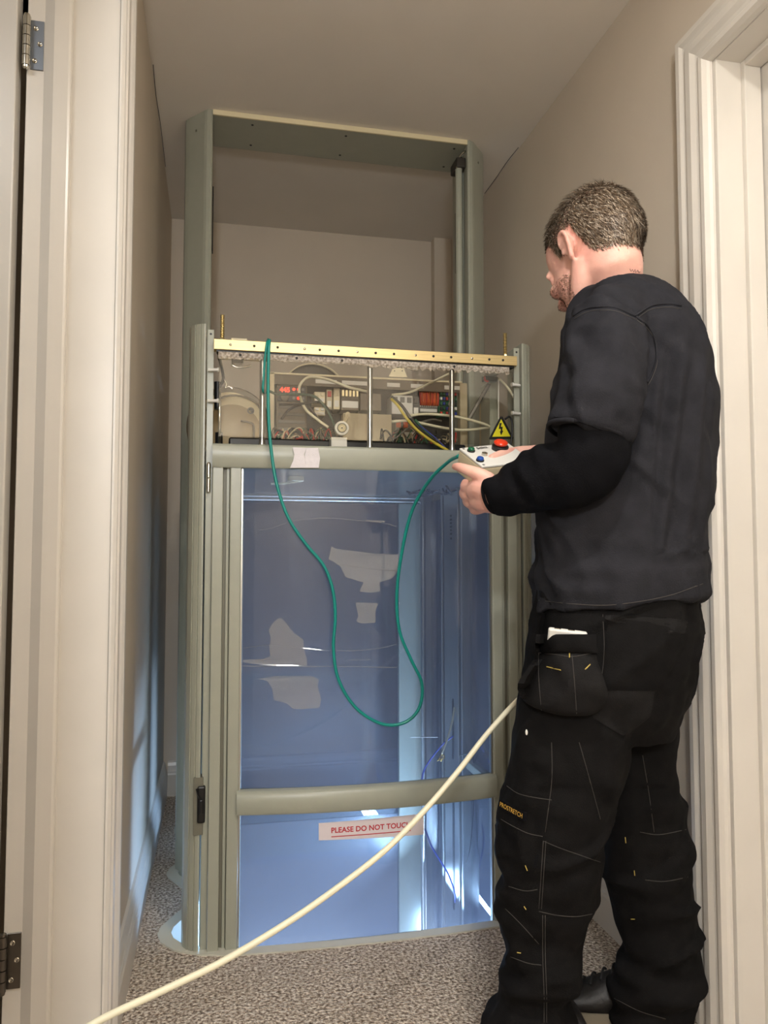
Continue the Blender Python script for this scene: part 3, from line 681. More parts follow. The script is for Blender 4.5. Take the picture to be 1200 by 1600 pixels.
# white trapezoid tab with dark clamp above the tray
t = thing('top_tab', (.52, 2.33, 1.515), 'cream trapezoid bracket with a small dark clamp above the tray flange', 'bracket')
bm = B(); q = [ax(607, 589), ax(614, 575), ax(630, 575), ax(636, 590)]; prism(bm, [(p_.x, p_.z) for p_ in q], YT-.004, YT-.001, 'y'); obj('plate', bm, 'cream', t)
c_ = ax(621, 572); bm = B(); lathe(bm, (c_.x, YT-.002, c_.z-.005), (0,0,1), [(0,.006),(.006,.006),(.010,.003)], 10); obj('clamp', bm, 'black', t)
for u in (616, 628): p_ = ax(u, 580); bm = B(); cyl(bm, (p_.x, YT-.004, p_.z), (p_.x, YT-.005, p_.z), .0018, n=8); obj('hole', bm, 'black', t)
# drum wheel behind the tray flange
bm = B(); c_ = atY(490, 620, 2.42); lathe(bm, (c_.x, 2.42, c_.z), (0,1,0), [(0,.09),(.004,.104),(.012,.106),(.02,.106),(.028,.104),(.03,.09)], 48)
w_ = thing('pulley_wheel', (c_.x, 2.43, RZ), 'dark round pulley wheel peeking above the control tray', 'pulley'); obj('wheel', bm, 'dark', w_, 'auto')
bm = B(); tube(bm, [(c_.x+.106*math.cos(k*math.pi/24), 2.416, c_.z+.106*math.sin(k*math.pi/24)) for k in range(49)], .0022, 6, 1); obj('rim', bm, 'cream', w_, True)
# winding drum at the left
t = thing('winding_drum', (.03, 2.22, RZ), 'round brown winding drum with cream side plate at the left of the compartment', 'drum')
c_ = Vector((.034, 2.215, 1.345))
bm = B(); lathe(bm, c_+Vector((0,.03,0)), (0,1,0), [(0,.117),(.01,.122),(.09,.122),(.10,.117)], 56); obj('drum', bm, 'brown', t, 'auto')
bm = B(); lathe(bm, c_, (0,1,0), [(0,.092),(.004,.098),(.028,.098)], 48); obj('side_plate', bm, 'cream', t, 'auto')
bm = B(); lathe(bm, c_+Vector((.008,-.006,-.02)), (0,1,0), [(0,.078),(.003,.082),(.0058,.082)], 40); obj('hub_plate', bm, 'hub', t, 'auto')
bm = B()
tube(bm, [c_+Vector((.098*math.cos(a)+.015, -.012, .098*math.sin(a)-.012)) for a in [math.pi*k/10 for k in range(11)]], .003, 6, 2); obj('guard_arch', bm, 'brown', t, True)
bm = B(); lathe(bm, c_+Vector((.058,-.001,.045)), (0,-1,0), [(0,.010),(.006,.010),(.006,.006),(.003,.005)], 18); obj('bolt', bm, 'dark', t, 'auto')
bm = B(); tube(bm, [c_+Vector((.03,-.02,.012)), c_+Vector((.055,-.02,.008)), c_+Vector((.066,-.02,-.002)), c_+Vector((.067,-.02,-.06))], .003, 6, 3); obj('bent_lever', bm, 'brown', t, True)
bm = B(); box(bm, c_.x+.085, c_.x+.125, 2.19, 2.21, 1.30, 1.328, .002, 1); obj('brake_shoe', bm, 'brown', t)
# gas strut and bracketry at the left edge
t = thing('gas_strut', (.004, 2.06, RZ), 'slim black and chrome gas strut upright at the left edge of the compartment', 'strut')
s0, s1 = atY(343, 600, 2.06), atY(343, 695, 2.06)
bm = B(); tube(bm, [s1, s0], .004, 10, 1); obj('rod', bm, 'steel', t, True)
bm = B(); cyl(bm, atY(340, 640, 2.065), atY(340, 597, 2.065), .009, n=14); obj('sleeve', bm, 'black', t, 'auto')
bm = B(); cyl(bm, atY(342, 698, 2.07), atY(342, 676, 2.07), .010, n=14); obj('sleeve', bm, 'black', t, 'auto')
bm = B(); tube(bm, [atY(343,605,2.05), atY(349,590,2.05), atY(343,560,2.06), atY(341,545,2.06)], .004, 8); obj('strap', bm, 'black', t, True)
t = thing('latch_bracket', atY(370, 562, 2.06), 'cream hanging latch bracket with chrome clip under the left end of the rail', 'bracket')
bm = B(); a_, b_ = atY(340,556,2.06), atY(420,563,2.06); box(bm, a_.x, b_.x, 2.055, 2.065, b_.z-.004, a_.z+.002, .001, 1); obj('arm', bm, 'cream', t)
bm = B(); a_, b_ = atY(361,546,2.05), atY(386,559,2.05); box(bm, a_.x, b_.x, 2.045, 2.053, b_.z, a_.z+.03, .001, 1); obj('plate', bm, 'cream', t)
bm = B(); a_, b_ = atY(362,559,2.05), atY(380,570,2.05); box(bm, a_.x, b_.x, 2.040, 2.055, b_.z, a_.z, .002, 1); obj('clip_body', bm, 'grey', t)
bm = B(); tube(bm, [atY(361,570,2.04), atY(372,574,2.04), atY(385,573,2.04), atY(392,571,2.04)], .0025, 6); obj('clip_wire', bm, 'steel', t, True)
bm = B(); tube(bm, [atY(350,593,2.05), atY(354,600,2.05), atY(352,606,2.05), atY(358,604,2.05), atY(364,608,2.05)], .002, 6); obj('bent_wire', bm, 'steel', t, True)
# roller switch
t = thing('roller_switch', atY(529, 698, 2.05), 'white roller switch with round wheel on a white block beside the middle rod', 'switch')
c_ = atY(534, 669, 2.05)
bm = B(); a_, b_ = atY(517,683,2.05), atY(542,699,2.05); box(bm, a_.x, b_.x, 2.045, 2.085, 1.2625-.04, a_.z, .002, 2); obj('block', bm, 'white', t)
bm = B(); lathe(bm, c_, (0,-1,0), [(-.012,.0195),(.002,.0195),(.003,.0185),(.003,.014),(-.001,.0135)], 28); obj('wheel', bm, 'white', t, 'auto')
bm = B(); lathe(bm, c_, (0,-1,0), [(0,.0125),(.002,.0125),(.002,.0118)], 24); rim = obj('dark_ring', bm, 'black', t, 'auto')
bm = B(); lathe(bm, c_, (0,-1,0), [(0,.0112),(.004,.0110),(.005,.009),(.003,.006),(.004,.003)], 24); obj('hub', bm, 'cream', t, 'auto')
bm = B(); cyl(bm, c_+Vector((0,-.0042,0)), c_+Vector((0,-.0058,0)), .0022, n=10); obj('pin', bm, 'black', t)
bm = B(); a_ = atY(543, 648, 2.06); tube(bm, [a_, c_+Vector((.006,.012,.012)), c_+Vector((0,.014,0))], .006, 8, 3); lathe(bm, a_, (0,-1,0), [(-.006,.0075),(.004,.0075),(.004,.003)], 16); obj('lever', bm, 'beige', t, 'auto')
# junction switch at the right, bracing bars, wiring
t = thing('door_switch', atY(766, 580, 2.06), 'small white switch box with red wiring under the right end of the rail', 'switch')
a_, b_ = atY(757,575,2.06), atY(779,586,2.06); bm = B(); box(bm, a_.x, b_.x, 2.055, 2.085, b_.z, a_.z, .002, 1); obj('body', bm, 'white', t)
a_, b_ = atY(756,587,2.06), atY(778,596,2.06); bm = B(); box(bm, a_.x, b_.x, 2.06, 2.08, b_.z, a_.z, .002, 1); obj('base', bm, 'dark', t)
bm = B(); tube(bm, [atY(757,588,2.05), atY(758,594,2.05), atY(763,596,2.05)], .003, 6); obj('red_lead', bm, 'red', t, True)
bm = B(); tube(bm, [atY(747,571,2.05), atY(758,573,2.05), atY(769,570,2.05)], .0025, 6); obj('spring', bm, 'steel', t, True)
t = thing('side_bracing', atY(750, 660, 2.15), 'grey sheet metal bracing at the right end of the compartment', 'bracing')
bm = B(); a_, b_ = atY(765,596,2.12), atY(780,690,2.12); box(bm, a_.x, b_.x, 2.12, 2.20, RZ, a_.z, .002, 1); obj('plate', bm, 'lift', t)
bm = B(); tube(bm, [atY(733,655,2.1), atY(764,600,2.1)], .006, 6, 1); obj('diagonal_bar', bm, 'grey', t)
bm = B(); a_, b_ = atY(719,598,2.24), atY(731,690,2.24); box(bm, a_.x, b_.x, 2.24, 2.27, RZ, a_.z, .002, 1); obj('upright', bm, 'beige', t)
bm = B(); a_, b_ = atY(752,620,2.2), atY(764,690,2.2); box(bm, a_.x, b_.x, 2.2, 2.22, RZ, a_.z, .002, 1); obj('angle', bm, 'beige', t)
bm = B(); tube(bm, [atY(779,592,2.05), atY(779,655,2.05)], .0016, 6, 1); obj('tie_rod', bm, 'white', t)
W = 'loose wiring in the machine compartment'
px_cable('cream_cable', [(417,613,2.19),(468,620,2.16),(472,597,2.16),(490,588,2.17),(530,595,2.18),(575,611,2.19),(600,612,2.20)], .0036, 'wcable', 'cream cable arching from the drive towards the middle rod', 'cable', W) if False else None
px_cable('cream_cable', [(513,668,2.12),(495,655,2.13),(478,640,2.14),(469,620,2.15),(468,604,2.15),(477,592,2.15),(490,589,2.15),(515,594,2.15),(548,606,2.15),(580,613,2.15)], .0042, 'wcable', 'cream cable looping in an arch beside the motor drive', 'cable', W)
px_cable('cream_cable', [(612,617,2.13),(640,613,2.12),(675,597,2.11),(705,583,2.1),(730,577,2.08),(757,579,2.07)], .0036, 'wcable', 'cream cable rising to the white switch box at the right', 'cable', W)
px_cable('cream_cable', [(640,649,2.13),(670,647,2.11),(712,651,2.09),(745,659,2.09),(764,666,2.10),(755,669,2.11),(722,672,2.12),(690,668,2.12),(640,658,2.13),(612,659,2.14)], .0040, 'wcable', 'cream cable bent back in a flat loop behind the right rod', 'cable', W)
px_cable('cream_cable', [(779,591,2.05),(792,604,2.03),(804,622,2.02)], .0034, 'wcable', 'short cream cable dropping from the white switch box', 'cable', W)
px_cable('grey_green_cable', [(420,611,2.12),(435,616,2.12),(465,616,2.12),(490,619,2.12),(505,632,2.12),(516,650,2.12),(523,667,2.11)], .0036, mat('grey_green', (70, 92, 78), .4), 'grey green cable crossing the motor drive to the roller switch', 'cable', W)
px_cable('dark_cable', [(436,632,2.14),(470,631,2.14),(492,628,2.14),(506,632,2.14),(520,650,2.13)], .0034, 'dark', 'dark cable running level across the motor drive', 'cable', W)
px_cable('dark_cable', [(440,655,2.15),(452,640,2.15),(475,632,2.15),(490,645,2.15),(502,660,2.14),(522,672,2.12)], .0034, 'dark', 'dark cable drooping from the motor drive behind the roller switch', 'cable', W)
px_cable('earth_cable', [(611,623,2.12),(622,634,2.11),(634,652,2.10),(652,672,2.09),(676,690,2.07),(700,704,2.04)], .0042, 'yellow', 'yellow green earth cable slanting down to the control box lead', 'cable', W)
px_cable('black_cable', [(612,620,2.125),(628,634,2.115),(643,655,2.105),(662,676,2.09),(690,697,2.06)], .0042, 'black', 'black cable slanting beside the yellow earth cable', 'cable', W)
px_cable('dark_green_cable', [(648,656,2.10),(668,678,2.09),(682,694,2.07),(690,700,2.06)], .0046, 'dgreen', 'dark green cable joining the slanting earth cable', 'cable', W)
px_cable('blue_wire', [(700,704,2.05),(680,684,2.06),(655,664,2.08)], .002, 'blue', 'thin blue wire beside the slanting cables', 'wire', W)
px_cable('black_cable', [(789,655,1.972),(796,651,1.972),(800,660,1.972),(800,680,1.972),(797,700,1.972)], .0028, 'black', 'black cable hooked behind the yellow warning triangle', 'cable', W)
px_cable('dark_cable', [(617,686,2.16),(640,668,2.16),(672,656,2.16),(690,658,2.16)], .0028, 'grey', 'grey cable curling low behind the slanting earth cable', 'cable', W)
rw = [('black_cable','black'),('red_wire','red'),('white_wire','beige'),('brown_wire','brown'),('black_cable','black'),('black_cable','black'),('green_wire','dgreen')]
t = thing('wire_tangle', (.35, 2.13, RZ+.035), 'tangle of black, red, white and orange wires along the foot of the control tray', 'wiring')
bms = {}
for k in range(150):
    nm, mm = rw[k % 7]; u = 424+random.random()*95 if k < 105 else 600+random.random()*110
    if 512 < u < 548: u -= 40
    v = 692; h = random.uniform(3, 24); dx = random.uniform(-42, 42); Y = random.uniform(2.186, 2.206)
    tube(bms.setdefault((nm, mm), B()), [atY(min(max(q[0], 422), 712), q[1], q[2]) for q in ((u, 700, Y), (u+dx*.3, v-h*.6, Y), (u+dx*.7, v-h, Y+.006), (u+dx, v-h*.3, Y+.012))], random.uniform(.0014, .003), 6, 5)
for (nm, mm), b_ in bms.items(): o = obj(nm+'s', b_, mm, t, True); o['kind'] = 'stuff'
bm = B(); a_, b_ = atY(345, 690, 2.1), atY(800, 700, 2.1); box(bm, .03, .70, 2.10, 2.18, RZ, 1.296, .004, 1)
tag(obj('base_channel', bm, 'black'), 'long black channel along the bottom of the machine compartment', 'channel')
# warning triangle
t = thing('warning_sign', atY(783, 684, 1.974), 'yellow warning triangle with a black lightning bolt on the clear cover', 'sign')
def tri(px, y0, y1, m, nm, par):
    q = [atY(u, v, y0) for u, v in px]; bm = B(); prism(bm, [(p_.x, p_.z) for p_ in q], y1, y0, 'y'); return obj(nm, bm, m, par)
tri([(764,685),(781.5,651),(785,651),(802,684),(801,686),(765,687)], 1.9762, 1.9752, 'black', 'border', t)
tri([(769,682.5),(783,655),(797.5,682)], 1.9750, 1.9744, 'signy', 'panel', t)
tri([(780.5,661),(784,661),(782.5,667),(785.5,666.5),(784.6,673),(786.5,673),(783,680),(780.8,674),(782.2,674),(782.4,669.8),(779.4,670.5)], 1.9742, 1.9738, 'black', 'lightning_bolt', t)
# cables inside the car
px_cable('blue_cable', [(708,1150,2.45),(690,1165,2.47),(665,1198,2.5),(658,1222,2.5)], .0028, 'blue', 'blue cable running from the upper slot down behind the mid rail', 'cable', 'cables out of the console strip')
px_cable('blue_cable', [(664,1295,2.55),(676,1325,2.5),(700,1365,2.45),(710,1395,2.44),(711,1410,2.45)], .0028, 'blue', 'dark blue cable sagging into the lower slot below the mid rail', 'cable', 'cables out of the console strip')
px_cable('grey_lead', [(710,1105,2.46),(706,1130,2.44),(697,1160,2.43),(690,1178,2.43)], .0034, 'beige', 'grey lead with frayed yellow end hanging from the upper slot', 'cable', 'cables out of the console strip')
fe = B()
for k in range(7):
    a0 = atY(690, 1177, 2.43); tube(fe, [a0, a0+Vector((random.uniform(-.008,.01), random.uniform(-.006,.006), -.012)), a0+Vector((random.uniform(-.014,.014), random.uniform(-.01,.01), random.uniform(-.03,-.014)))], .0014, 5, 3)
tag(obj('frayed_cores', fe, 'copper', None, True), 'frayed yellow wire cores at the end of the grey lead', 'wire')
px_cable('black_wire', [(718,1180,2.35),(736,1180,2.33),(741,1200,2.33),(740,1260,2.33),(735,1320,2.34),(728,1350,2.35)], .0014, 'black', 'thin black wire looping down the right side glass', 'wire', None)
t = px_cable('cable_tie', [(641,1152,2.78),(655,1152,2.765),(668,1152,2.74),(684,1152,2.70)], .0012, 'white', 'thin white cable tie around the grab tube inside the lift', 'cable tie')
t = thing('cable_bundle', atY(705, 752, 2.4), 'black cable clips and leads bunched under the roof above the console strip', 'cables')
for k in range(7):
    a0 = Vector((.66+random.random()*.11, 2.36+random.random()*.15, 1.196)); bm = B()
    tube(bm, [a0, a0+Vector((random.uniform(-.04,.04), random.uniform(-.03,.03), -.016)), a0+Vector((random.uniform(-.06,.06), random.uniform(-.03,.03), -.004))], .003, 6); obj('lead', bm, 'black', t, True)
bm = B(); tube(bm, [atY(695,752,2.4), atY(700,764,2.4), atY(705,772,2.42)], .004, 6); obj('cable_clip', bm, 'black', t, True)

# ================================================================ FREE CABLES
gp = [(421,531,1.978),(420,545,1.968),(419,600,1.964),(420,660,1.962),(424,705,1.955),(432,755,1.950),(450,808,1.948),(478,850,1.947),(506,884,1.946),(520,922,1.945),(524,965,1.945),(521,1012,1.945),(529,1062,1.944),(556,1106,1.943),(596,1131,1.942),(632,1129,1.94),(655,1106,1.935),(659,1068,1.93),(642,1030,1.925),(624,985,1.915),(620,930,1.90),(627,868,1.87),(643,800,1.82),(670,752,1.74),(700,722,1.66),(718,712,1.575)]
px_cable('control_cable', gp, .0042, 'green', 'teal green cable hanging in a deep loop down the lift gate to the control box', 'cable', None, 10)
px_cable('control_cable', [(419,530,2.0),(417,536,1.972),(414,560,1.970),(412,590,1.968),(411,612,1.968),(416,613,2.05)], .0030, 'green', 'short teal green cable end hooked over the top rail', 'cable', None, 8)
wp = []
for (u, v), t_ in zip([(95,1632),(160,1592),(260,1545),(350,1501),(450,1441),(530,1385),(600,1330),(660,1270),(715,1206),(760,1148),(805,1098),(822,1086)], [.98,1.02,1.09,1.16,1.24,1.32,1.39,1.46,1.53,1.59,1.655,1.69]): wp.append(P(u, v, t_))
wp = [Vector((-.75, .75, .008)), Vector((-.55, .74, .03)), P(-60, 1725, .92), P(20, 1675, .95)]+wp
bm = B(); tube(bm, wp, .0056, 10, 8); tag(obj('mains_cable', bm, 'wcable', None, True), 'thick ivory cable sweeping from the lower left up to the man', 'cable')

# ================================================================ PERSON
def remesh(bm, voxel, it=4, factor=.5):
    me = bpy.data.meshes.new('tmp'); bmesh.ops.recalc_face_normals(bm, faces=bm.faces); bm.to_mesh(me); bm.free()
    o = bpy.data.objects.new('tmp', me); C.objects.link(o)
    m1 = o.modifiers.new('r', 'REMESH'); m1.mode = 'VOXEL'; m1.voxel_size = voxel
    if it: m2 = o.modifiers.new('s', 'SMOOTH'); m2.factor = factor; m2.iterations = it
    dg = bpy.context.evaluated_depsgraph_get(); r = bpy.data.meshes.new_from_object(o.evaluated_get(dg))
    bpy.data.objects.remove(o); bpy.data.meshes.remove(me)
    return r
def loft(bm, rings, n=28, k=4, sq=2.4):
    """rings: (vL, vR, uL, uR, t, depth_half) silhouettes in the photograph at distance t"""
    cs = [];
    for vL, vR, uL, uR, t, d in rings:
        a, b = P(uL, vL, t), P(uR, vR, t); cs.append(((a+b)/2, (b-a)/2, d))
    cen = smooth_path([c for c, _, _ in cs], k); axs = smooth_path([a for _, a, _ in cs], k); ds = smooth_path([Vector((d, 0, 0)) for _, _, d in cs], k)
    rows = []
    for c, a, d in zip(cen, axs, ds):
        row = []
        for i in range(n):
            th = 2*math.pi*i/n; co, si = math.cos(th), math.sin(th)
            co = math.copysign(abs(co)**(2/sq), co); si = math.copysign(abs(si)**(2/sq), si)
            row.append(bm.verts.new(c+a*co+AV*(d.x*si)))
        rows.append(row)
    for a, b in zip(rows, rows[1:]):
        for i in range(n): bm.faces.new((a[i], a[(i+1) % n], b[(i+1) % n], b[i]))
    bm.faces.new(rows[0][::-1]); bm.faces.new(rows[-1])
def limb(bm, pts, k=5, n=16): tube(bm, [P(u, v, t) for u, v, t, _ in pts], [r for *_, r in pts], n, k)
def chain(bm, pts, n=12):                                         # capsule chain with round ends
    limb(bm, pts, 4, n)
    for q in (pts[0], pts[-1]): ball(bm, P(*q[:3]), q[3], nu=12, nv=8)
def displace(me, fn):
    me.update(); nn = [v.normal.copy() for v in me.vertices]
    for v, n_ in zip(me.vertices, nn): v.co = v.co+n_*fn(v.co, n_)
def to_view(p): d = p-CAM; return d.dot(RV), d.dot(AV), p.z
def project(p):
    d = p-CAM; x = d.x*math.cos(YAW)-d.y*math.sin(YAW); y = d.x*math.sin(YAW)+d.y*math.cos(YAW)
    zz = y*math.cos(PIT)+d.z*math.sin(PIT); upv = -y*math.sin(PIT)+d.z*math.cos(PIT)
    return 600+F_PX*x/zz, 800-F_PX*upv/zz
# --- head frame
PH, TH, HS = math.radians(42), math.radians(26), 1.02
HF0 = -RV*math.sin(PH)+AV*math.cos(PH); HL = -RV*math.cos(PH)-AV*math.sin(PH)
HF = HF0*math.cos(TH)-ZV*math.sin(TH); HU = ZV*math.cos(TH)+HF0*math.sin(TH)
HO = P(928, 403, 1.60)
def hp(f, l, u): return HO+(HF*f+HL*l+HU*u)*HS
body = B()
def hb(c, r, **k): ball(body, hp(*c), r[0]*HS, r[1]*HS, r[2]*HS, HF, HL, HU, nu=28, nv=18)
hb((-.014, 0, .040), (.102, .077, .088)); hb((-.035, 0, .022), (.082, .072, .075)); hb((.035, 0, .040), (.060, .066, .066))
hb((.050, 0, -.022), (.046, .060, .062)); hb((.045, 0, -.062), (.046, .054, .044)); hb((.072, 0, -.088), (.024, .026, .020))
hb((.020, 0, -.055), (.050, .060, .035)); hb((.083, 0, .026), (.016, .050, .012))
hb((.078, .034, -.020), (.022, .022, .016)); hb((.078, -.034, -.020), (.022, .022, .016))
tube(body, [hp(.092, 0, .018), hp(.104, 0, -.004), hp(.116, 0, -.022), hp(.100, 0, -.032)], [.008, .009, .0125, .010], 12, 4)
hb((.100, .010, -.027), (.010, .008, .008)); hb((.100, -.010, -.027), (.010, .008, .008))
hb((.088, 0, -.053), (.008, .022, .0055)); hb((.086, 0, -.063), (.009, .019, .006))
for e in (1, -1):
    hb((.084, .031*e, .008), (.0105, .0125, .0115))
    tube(body, [hp(.094, .014*e, .021), hp(.093, .032*e, .025), hp(.082, .050*e, .018)], .0055, 8, 3)
    ear = [(.014, .076, -.002), (.018, .079, .016), (.008, .083, .029), (-.008, .087, .030), (-.018, .089, .017), (-.017, .088, -.002), (-.010, .084, -.017), (-.002, .079, -.028), (.008, .075, -.024)]
    tube(body, [hp(f*.82-.012, l*e*.985, u*.96) for f, l, u in ear], [.0040, .0045, .0050, .0050, .0048, .0045, .005, .006, .005], 10, 4)
    ball(body, hp(-.013, .077*e, .002), .016, .0060, .024, HF, HL, HU); tube(body, [hp(-.017, .083*e, .016), hp(-.020, .084*e, .002), hp(-.013, .081*e, -.012)], .0035, 8, 3)
    tube(body, [hp(-.012, .050*e, -.030), hp(.012, .048*e, -.064), hp(.045, .036*e, -.084), hp(.074, .014*e, -.094)], [.024, .022, .020, .016], 14, 4)
    ball(body, hp(.001, .078*e, -.004), .005, .005, .008, HF, HL, HU, 10, 8)
# neck, trunk, limbs
tube(body, [hp(-.020, 0, .000), hp(-.030, 0, -.045), P(955, 445, 1.605), P(965, 500, 1.60)], [.066, .061, .062, .085], 24, 5)
loft(body, [(462,462,930,1030,1.60,.09),(500,500,905,1062,1.60,.12),(600,600,885,1095,1.60,.13),(750,750,865,1085,1.60,.13),(900,900,865,1075,1.60,.14),(1020,1020,855,1062,1.60,.14)], 24)
limb(body, [(965,505,1.50,.055),(940,600,1.43,.052),(925,690,1.41,.046),(918,722,1.415,.043),(880,748,1.43,.041),(820,762,1.46,.032),(775,773,1.485,.026)])
limb(body, [(1035,510,1.72,.05),(1020,620,1.78,.05),(985,720,1.79,.044),(930,725,1.77,.040),(875,718,1.745,.033),(830,714,1.715,.027)])
limb(body, [(905,1030,1.56,.075),(880,1200,1.545,.062),(862,1330,1.535,.050),(850,1450,1.54,.044),(838,1580,1.55,.04),(838,1640,1.555,.036)])
limb(body, [(1000,1030,1.66,.070),(1000,1200,1.70,.052),(1010,1330,1.72,.048),(1022,1450,1.738,.044),(1030,1550,1.745,.04),(1030,1575,1.745,.036)])
# left hand: palm, thumb on the box, four fingers curled under it
chain(body, [(777,773,1.485,.025),(765,768,1.492,.026),(753,764,1.502,.025),(744,766,1.515,.022)])
chain(body, [(770,785,1.488,.022),(758,785,1.505,.021),(746,783,1.525,.018)])
chain(body, [(762,750,1.492,.017),(748,741,1.490,.0135),(732,735,1.498,.0115),(718,730,1.510,.0095),(711,729,1.522,.0075)])
chain(body, [(748,764,1.515,.0130),(732,764,1.535,.0108),(726,760,1.565,.0098),(727,754,1.590,.0085)])
chain(body, [(744,774,1.522,.0130),(729,775,1.545,.0105),(724,770,1.578,.0098),(727,763,1.602,.0085)])
chain(body, [(747,784,1.528,.0125),(734,787,1.552,.0102),(729,782,1.584,.0095),(732,774,1.606,.0082)])
chain(body, [(755,793,1.528,.0115),(743,798,1.552,.0092),(739,794,1.580,.0086),(742,786,1.600,.0075)])
# right hand: behind the box, thumb over its edge
chain(body, [(832,714,1.715,.026),(815,715,1.690,.026),(798,718,1.668,.026),(788,722,1.655,.022)])
chain(body, [(806,708,1.672,.014),(793,709,1.640,.0125),(780,712,1.612,.0112),(768,716,1.592,.0090)])
chain(body, [(790,716,1.650,.0125),(778,716,1.622,.0110),(769,722,1.600,.0100),(765,728,1.590,.0085)])
chain(body, [(792,728,1.655,.0125),(785,742,1.650,.0105),(772,748,1.640,.0095)])
chain(body, [(798,732,1.662,.0125),(793,746,1.660,.0105),(780,754,1.652,.0095)])
chain(body, [(806,734,1.670,.0115),(802,748,1.668,.0095),(790,756,1.662,.0085)])
bme = remesh(body, .0032, 4, .5)
_b = bmesh.new(); _b.from_mesh(bme)
def _loc(p): d = (p-HO)/HS; return d.dot(HF), d.dot(HL), d.dot(HU)
sel = []
for v in _b.verts:
    f, l, u = _loc(v.co)
    if v.co.z > 1.36 and -.16 < u < .06 and abs(l) < .0725 and f < .075 and f > -.12: sel.append(v)
for _ in range(14): bmesh.ops.smooth_vert(_b, verts=sel, factor=.5, use_axis_x=True, use_axis_y=True, use_axis_z=True)
_b.to_mesh(bme); _b.free()
person = obj('person', bme, 'skin', None, True)
tag(person, 'man in charcoal shirt and black work trousers looking down at a control box', 'person')
bme.update()
# --- hair and beard
def interp(tab, x):
    if x <= tab[0][0]: return tab[0][1]
    for (a, va), (b, vb) in zip(tab, tab[1:]):
        if x <= b: return va+(vb-va)*(x-a)/(b-a)
    return tab[-1][1]
HAIRLINE = [(-.13, -.050), (-.085, -.058), (-.05, -.050), (-.040, -.022), (-.034, .034), (.004, .038), (.008, .005), (.026, .002), (.034, .048), (.060, .066), (.085, .086), (.12, .105)]
def local(p): d = (p-HO)/HS; return d.dot(HF), d.dot(HL), d.dot(HU)
def strands(count, sel, length, width, lift, m, name):
    verts, faces = [], []
    tris = []
    for pl in bme.polygons:
        c_ = pl.center; f, l, u = local(c_)
        if sel(f, l, u): tris.append(pl)
    rng = random.Random(3); vs_ = bme.vertices
    areas = []; acc = 0
    for pl in tris: acc += pl.area; areas.append(acc)
    import bisect
    for _ in range(count):
        pl = tris[bisect.bisect(areas, rng.random()*acc) % len(tris)]
        vv = [vs_[i].co for i in pl.vertices]; w_ = [rng.random() for _ in vv]; sw = sum(w_)
        p = sum((v*q for v, q in zip(vv, w_)), Vector())/sw; n_ = pl.normal
        f, l, u = local(p)
        if name == 'hair' and rng.random() > .22+2.6*fade(f, u): continue
        flow = (-HU*.8-HF*.35 if f < .02 else -HU*.3-HF*.2+HL*(.5 if l > 0 else -.5)) if u < .085 else (HF*.5+HL*rng.uniform(-.7, .7)-HU*.2)
        flow = flow+Vector((rng.uniform(-1, 1), rng.uniform(-1, 1), rng.uniform(-1, 1)))*.38
        flow = (flow-n_*flow.dot(n_)).normalized()
        L = length(f, l, u)*rng.uniform(.6, 1.2); lf = lift*rng.uniform(.5, 1.5)
        d1 = (flow+n_*lf).normalized(); d2 = (flow+n_*lf*.2).normalized(); sd = n_.cross(flow).normalized()*width
        p0 = p-n_*.0005; p1 = p0+d1*L*.55; p2 = p1+d2*L*.45
        i0 = len(verts); verts += [p0-sd, p0+sd, p1+sd*.8, p1-sd*.8, p2]
        faces += [(i0, i0+1, i0+2, i0+3), (i0+3, i0+2, i0+4)]
    me = bpy.data.meshes.new(name); me.from_pydata(verts, [], faces); me.update()
    o = obj(name, me, m, person); o['kind'] = 'stuff'; return o
def fade(f, u): return min(1, max(0, (u-interp(HAIRLINE, f))/.05))
def hairsel(f, l, u): return u > interp(HAIRLINE, f)+noise.noise(Vector((f, l, u))*90)*.012 and u > -.08 and f > -.14 and not (abs(l) > .0775 and u < .035)
def fade(f, u): return min(1, max(0, (u-interp(HAIRLINE, f))/.05))
strands(34000, hairsel, lambda f, l, u: .0070+.018*fade(f, u)+(.006 if u > .1 else 0), .00062, .62, 'hair', 'hair')
bs = lambda f, l, u: f > .028 and u < -.022-.25*max(0, .07-f)+.01*math.sin(l*40) and u > -.13 and not (f > .088 and -.07 < u < -.045)
strands(12000, bs, lambda f, l, u: .0058, .00042, .55, 'beard', 'beard')
# small script tattoo on the nape
bvh_b = BVHTree.FromPolygons([v.co for v in bme.vertices], [p.vertices for p in bme.polygons])
def hit(bvh, u, v, off=0.0):
    r = ray(u, v).normalized(); h = bvh.ray_cast(CAM, r)
    if h[0] is None: return None
    return h[0]+h[1]*off
bm = B()
for seq in ([(984,420),(986,424),(988,421),(990,425),(992,421),(993,426),(996,422),(998,426),(1000,424)], [(986,428),(990,427),(994,429),(997,428)]):
    q = [hit(bvh_b, u, v, .0004) for u, v in seq]; q = [x for x in q if x]
    if len(q) > 2: tube(bm, q, .0005, 4, 3)
o = obj('neck_tattoo', bm, 'tat', person)
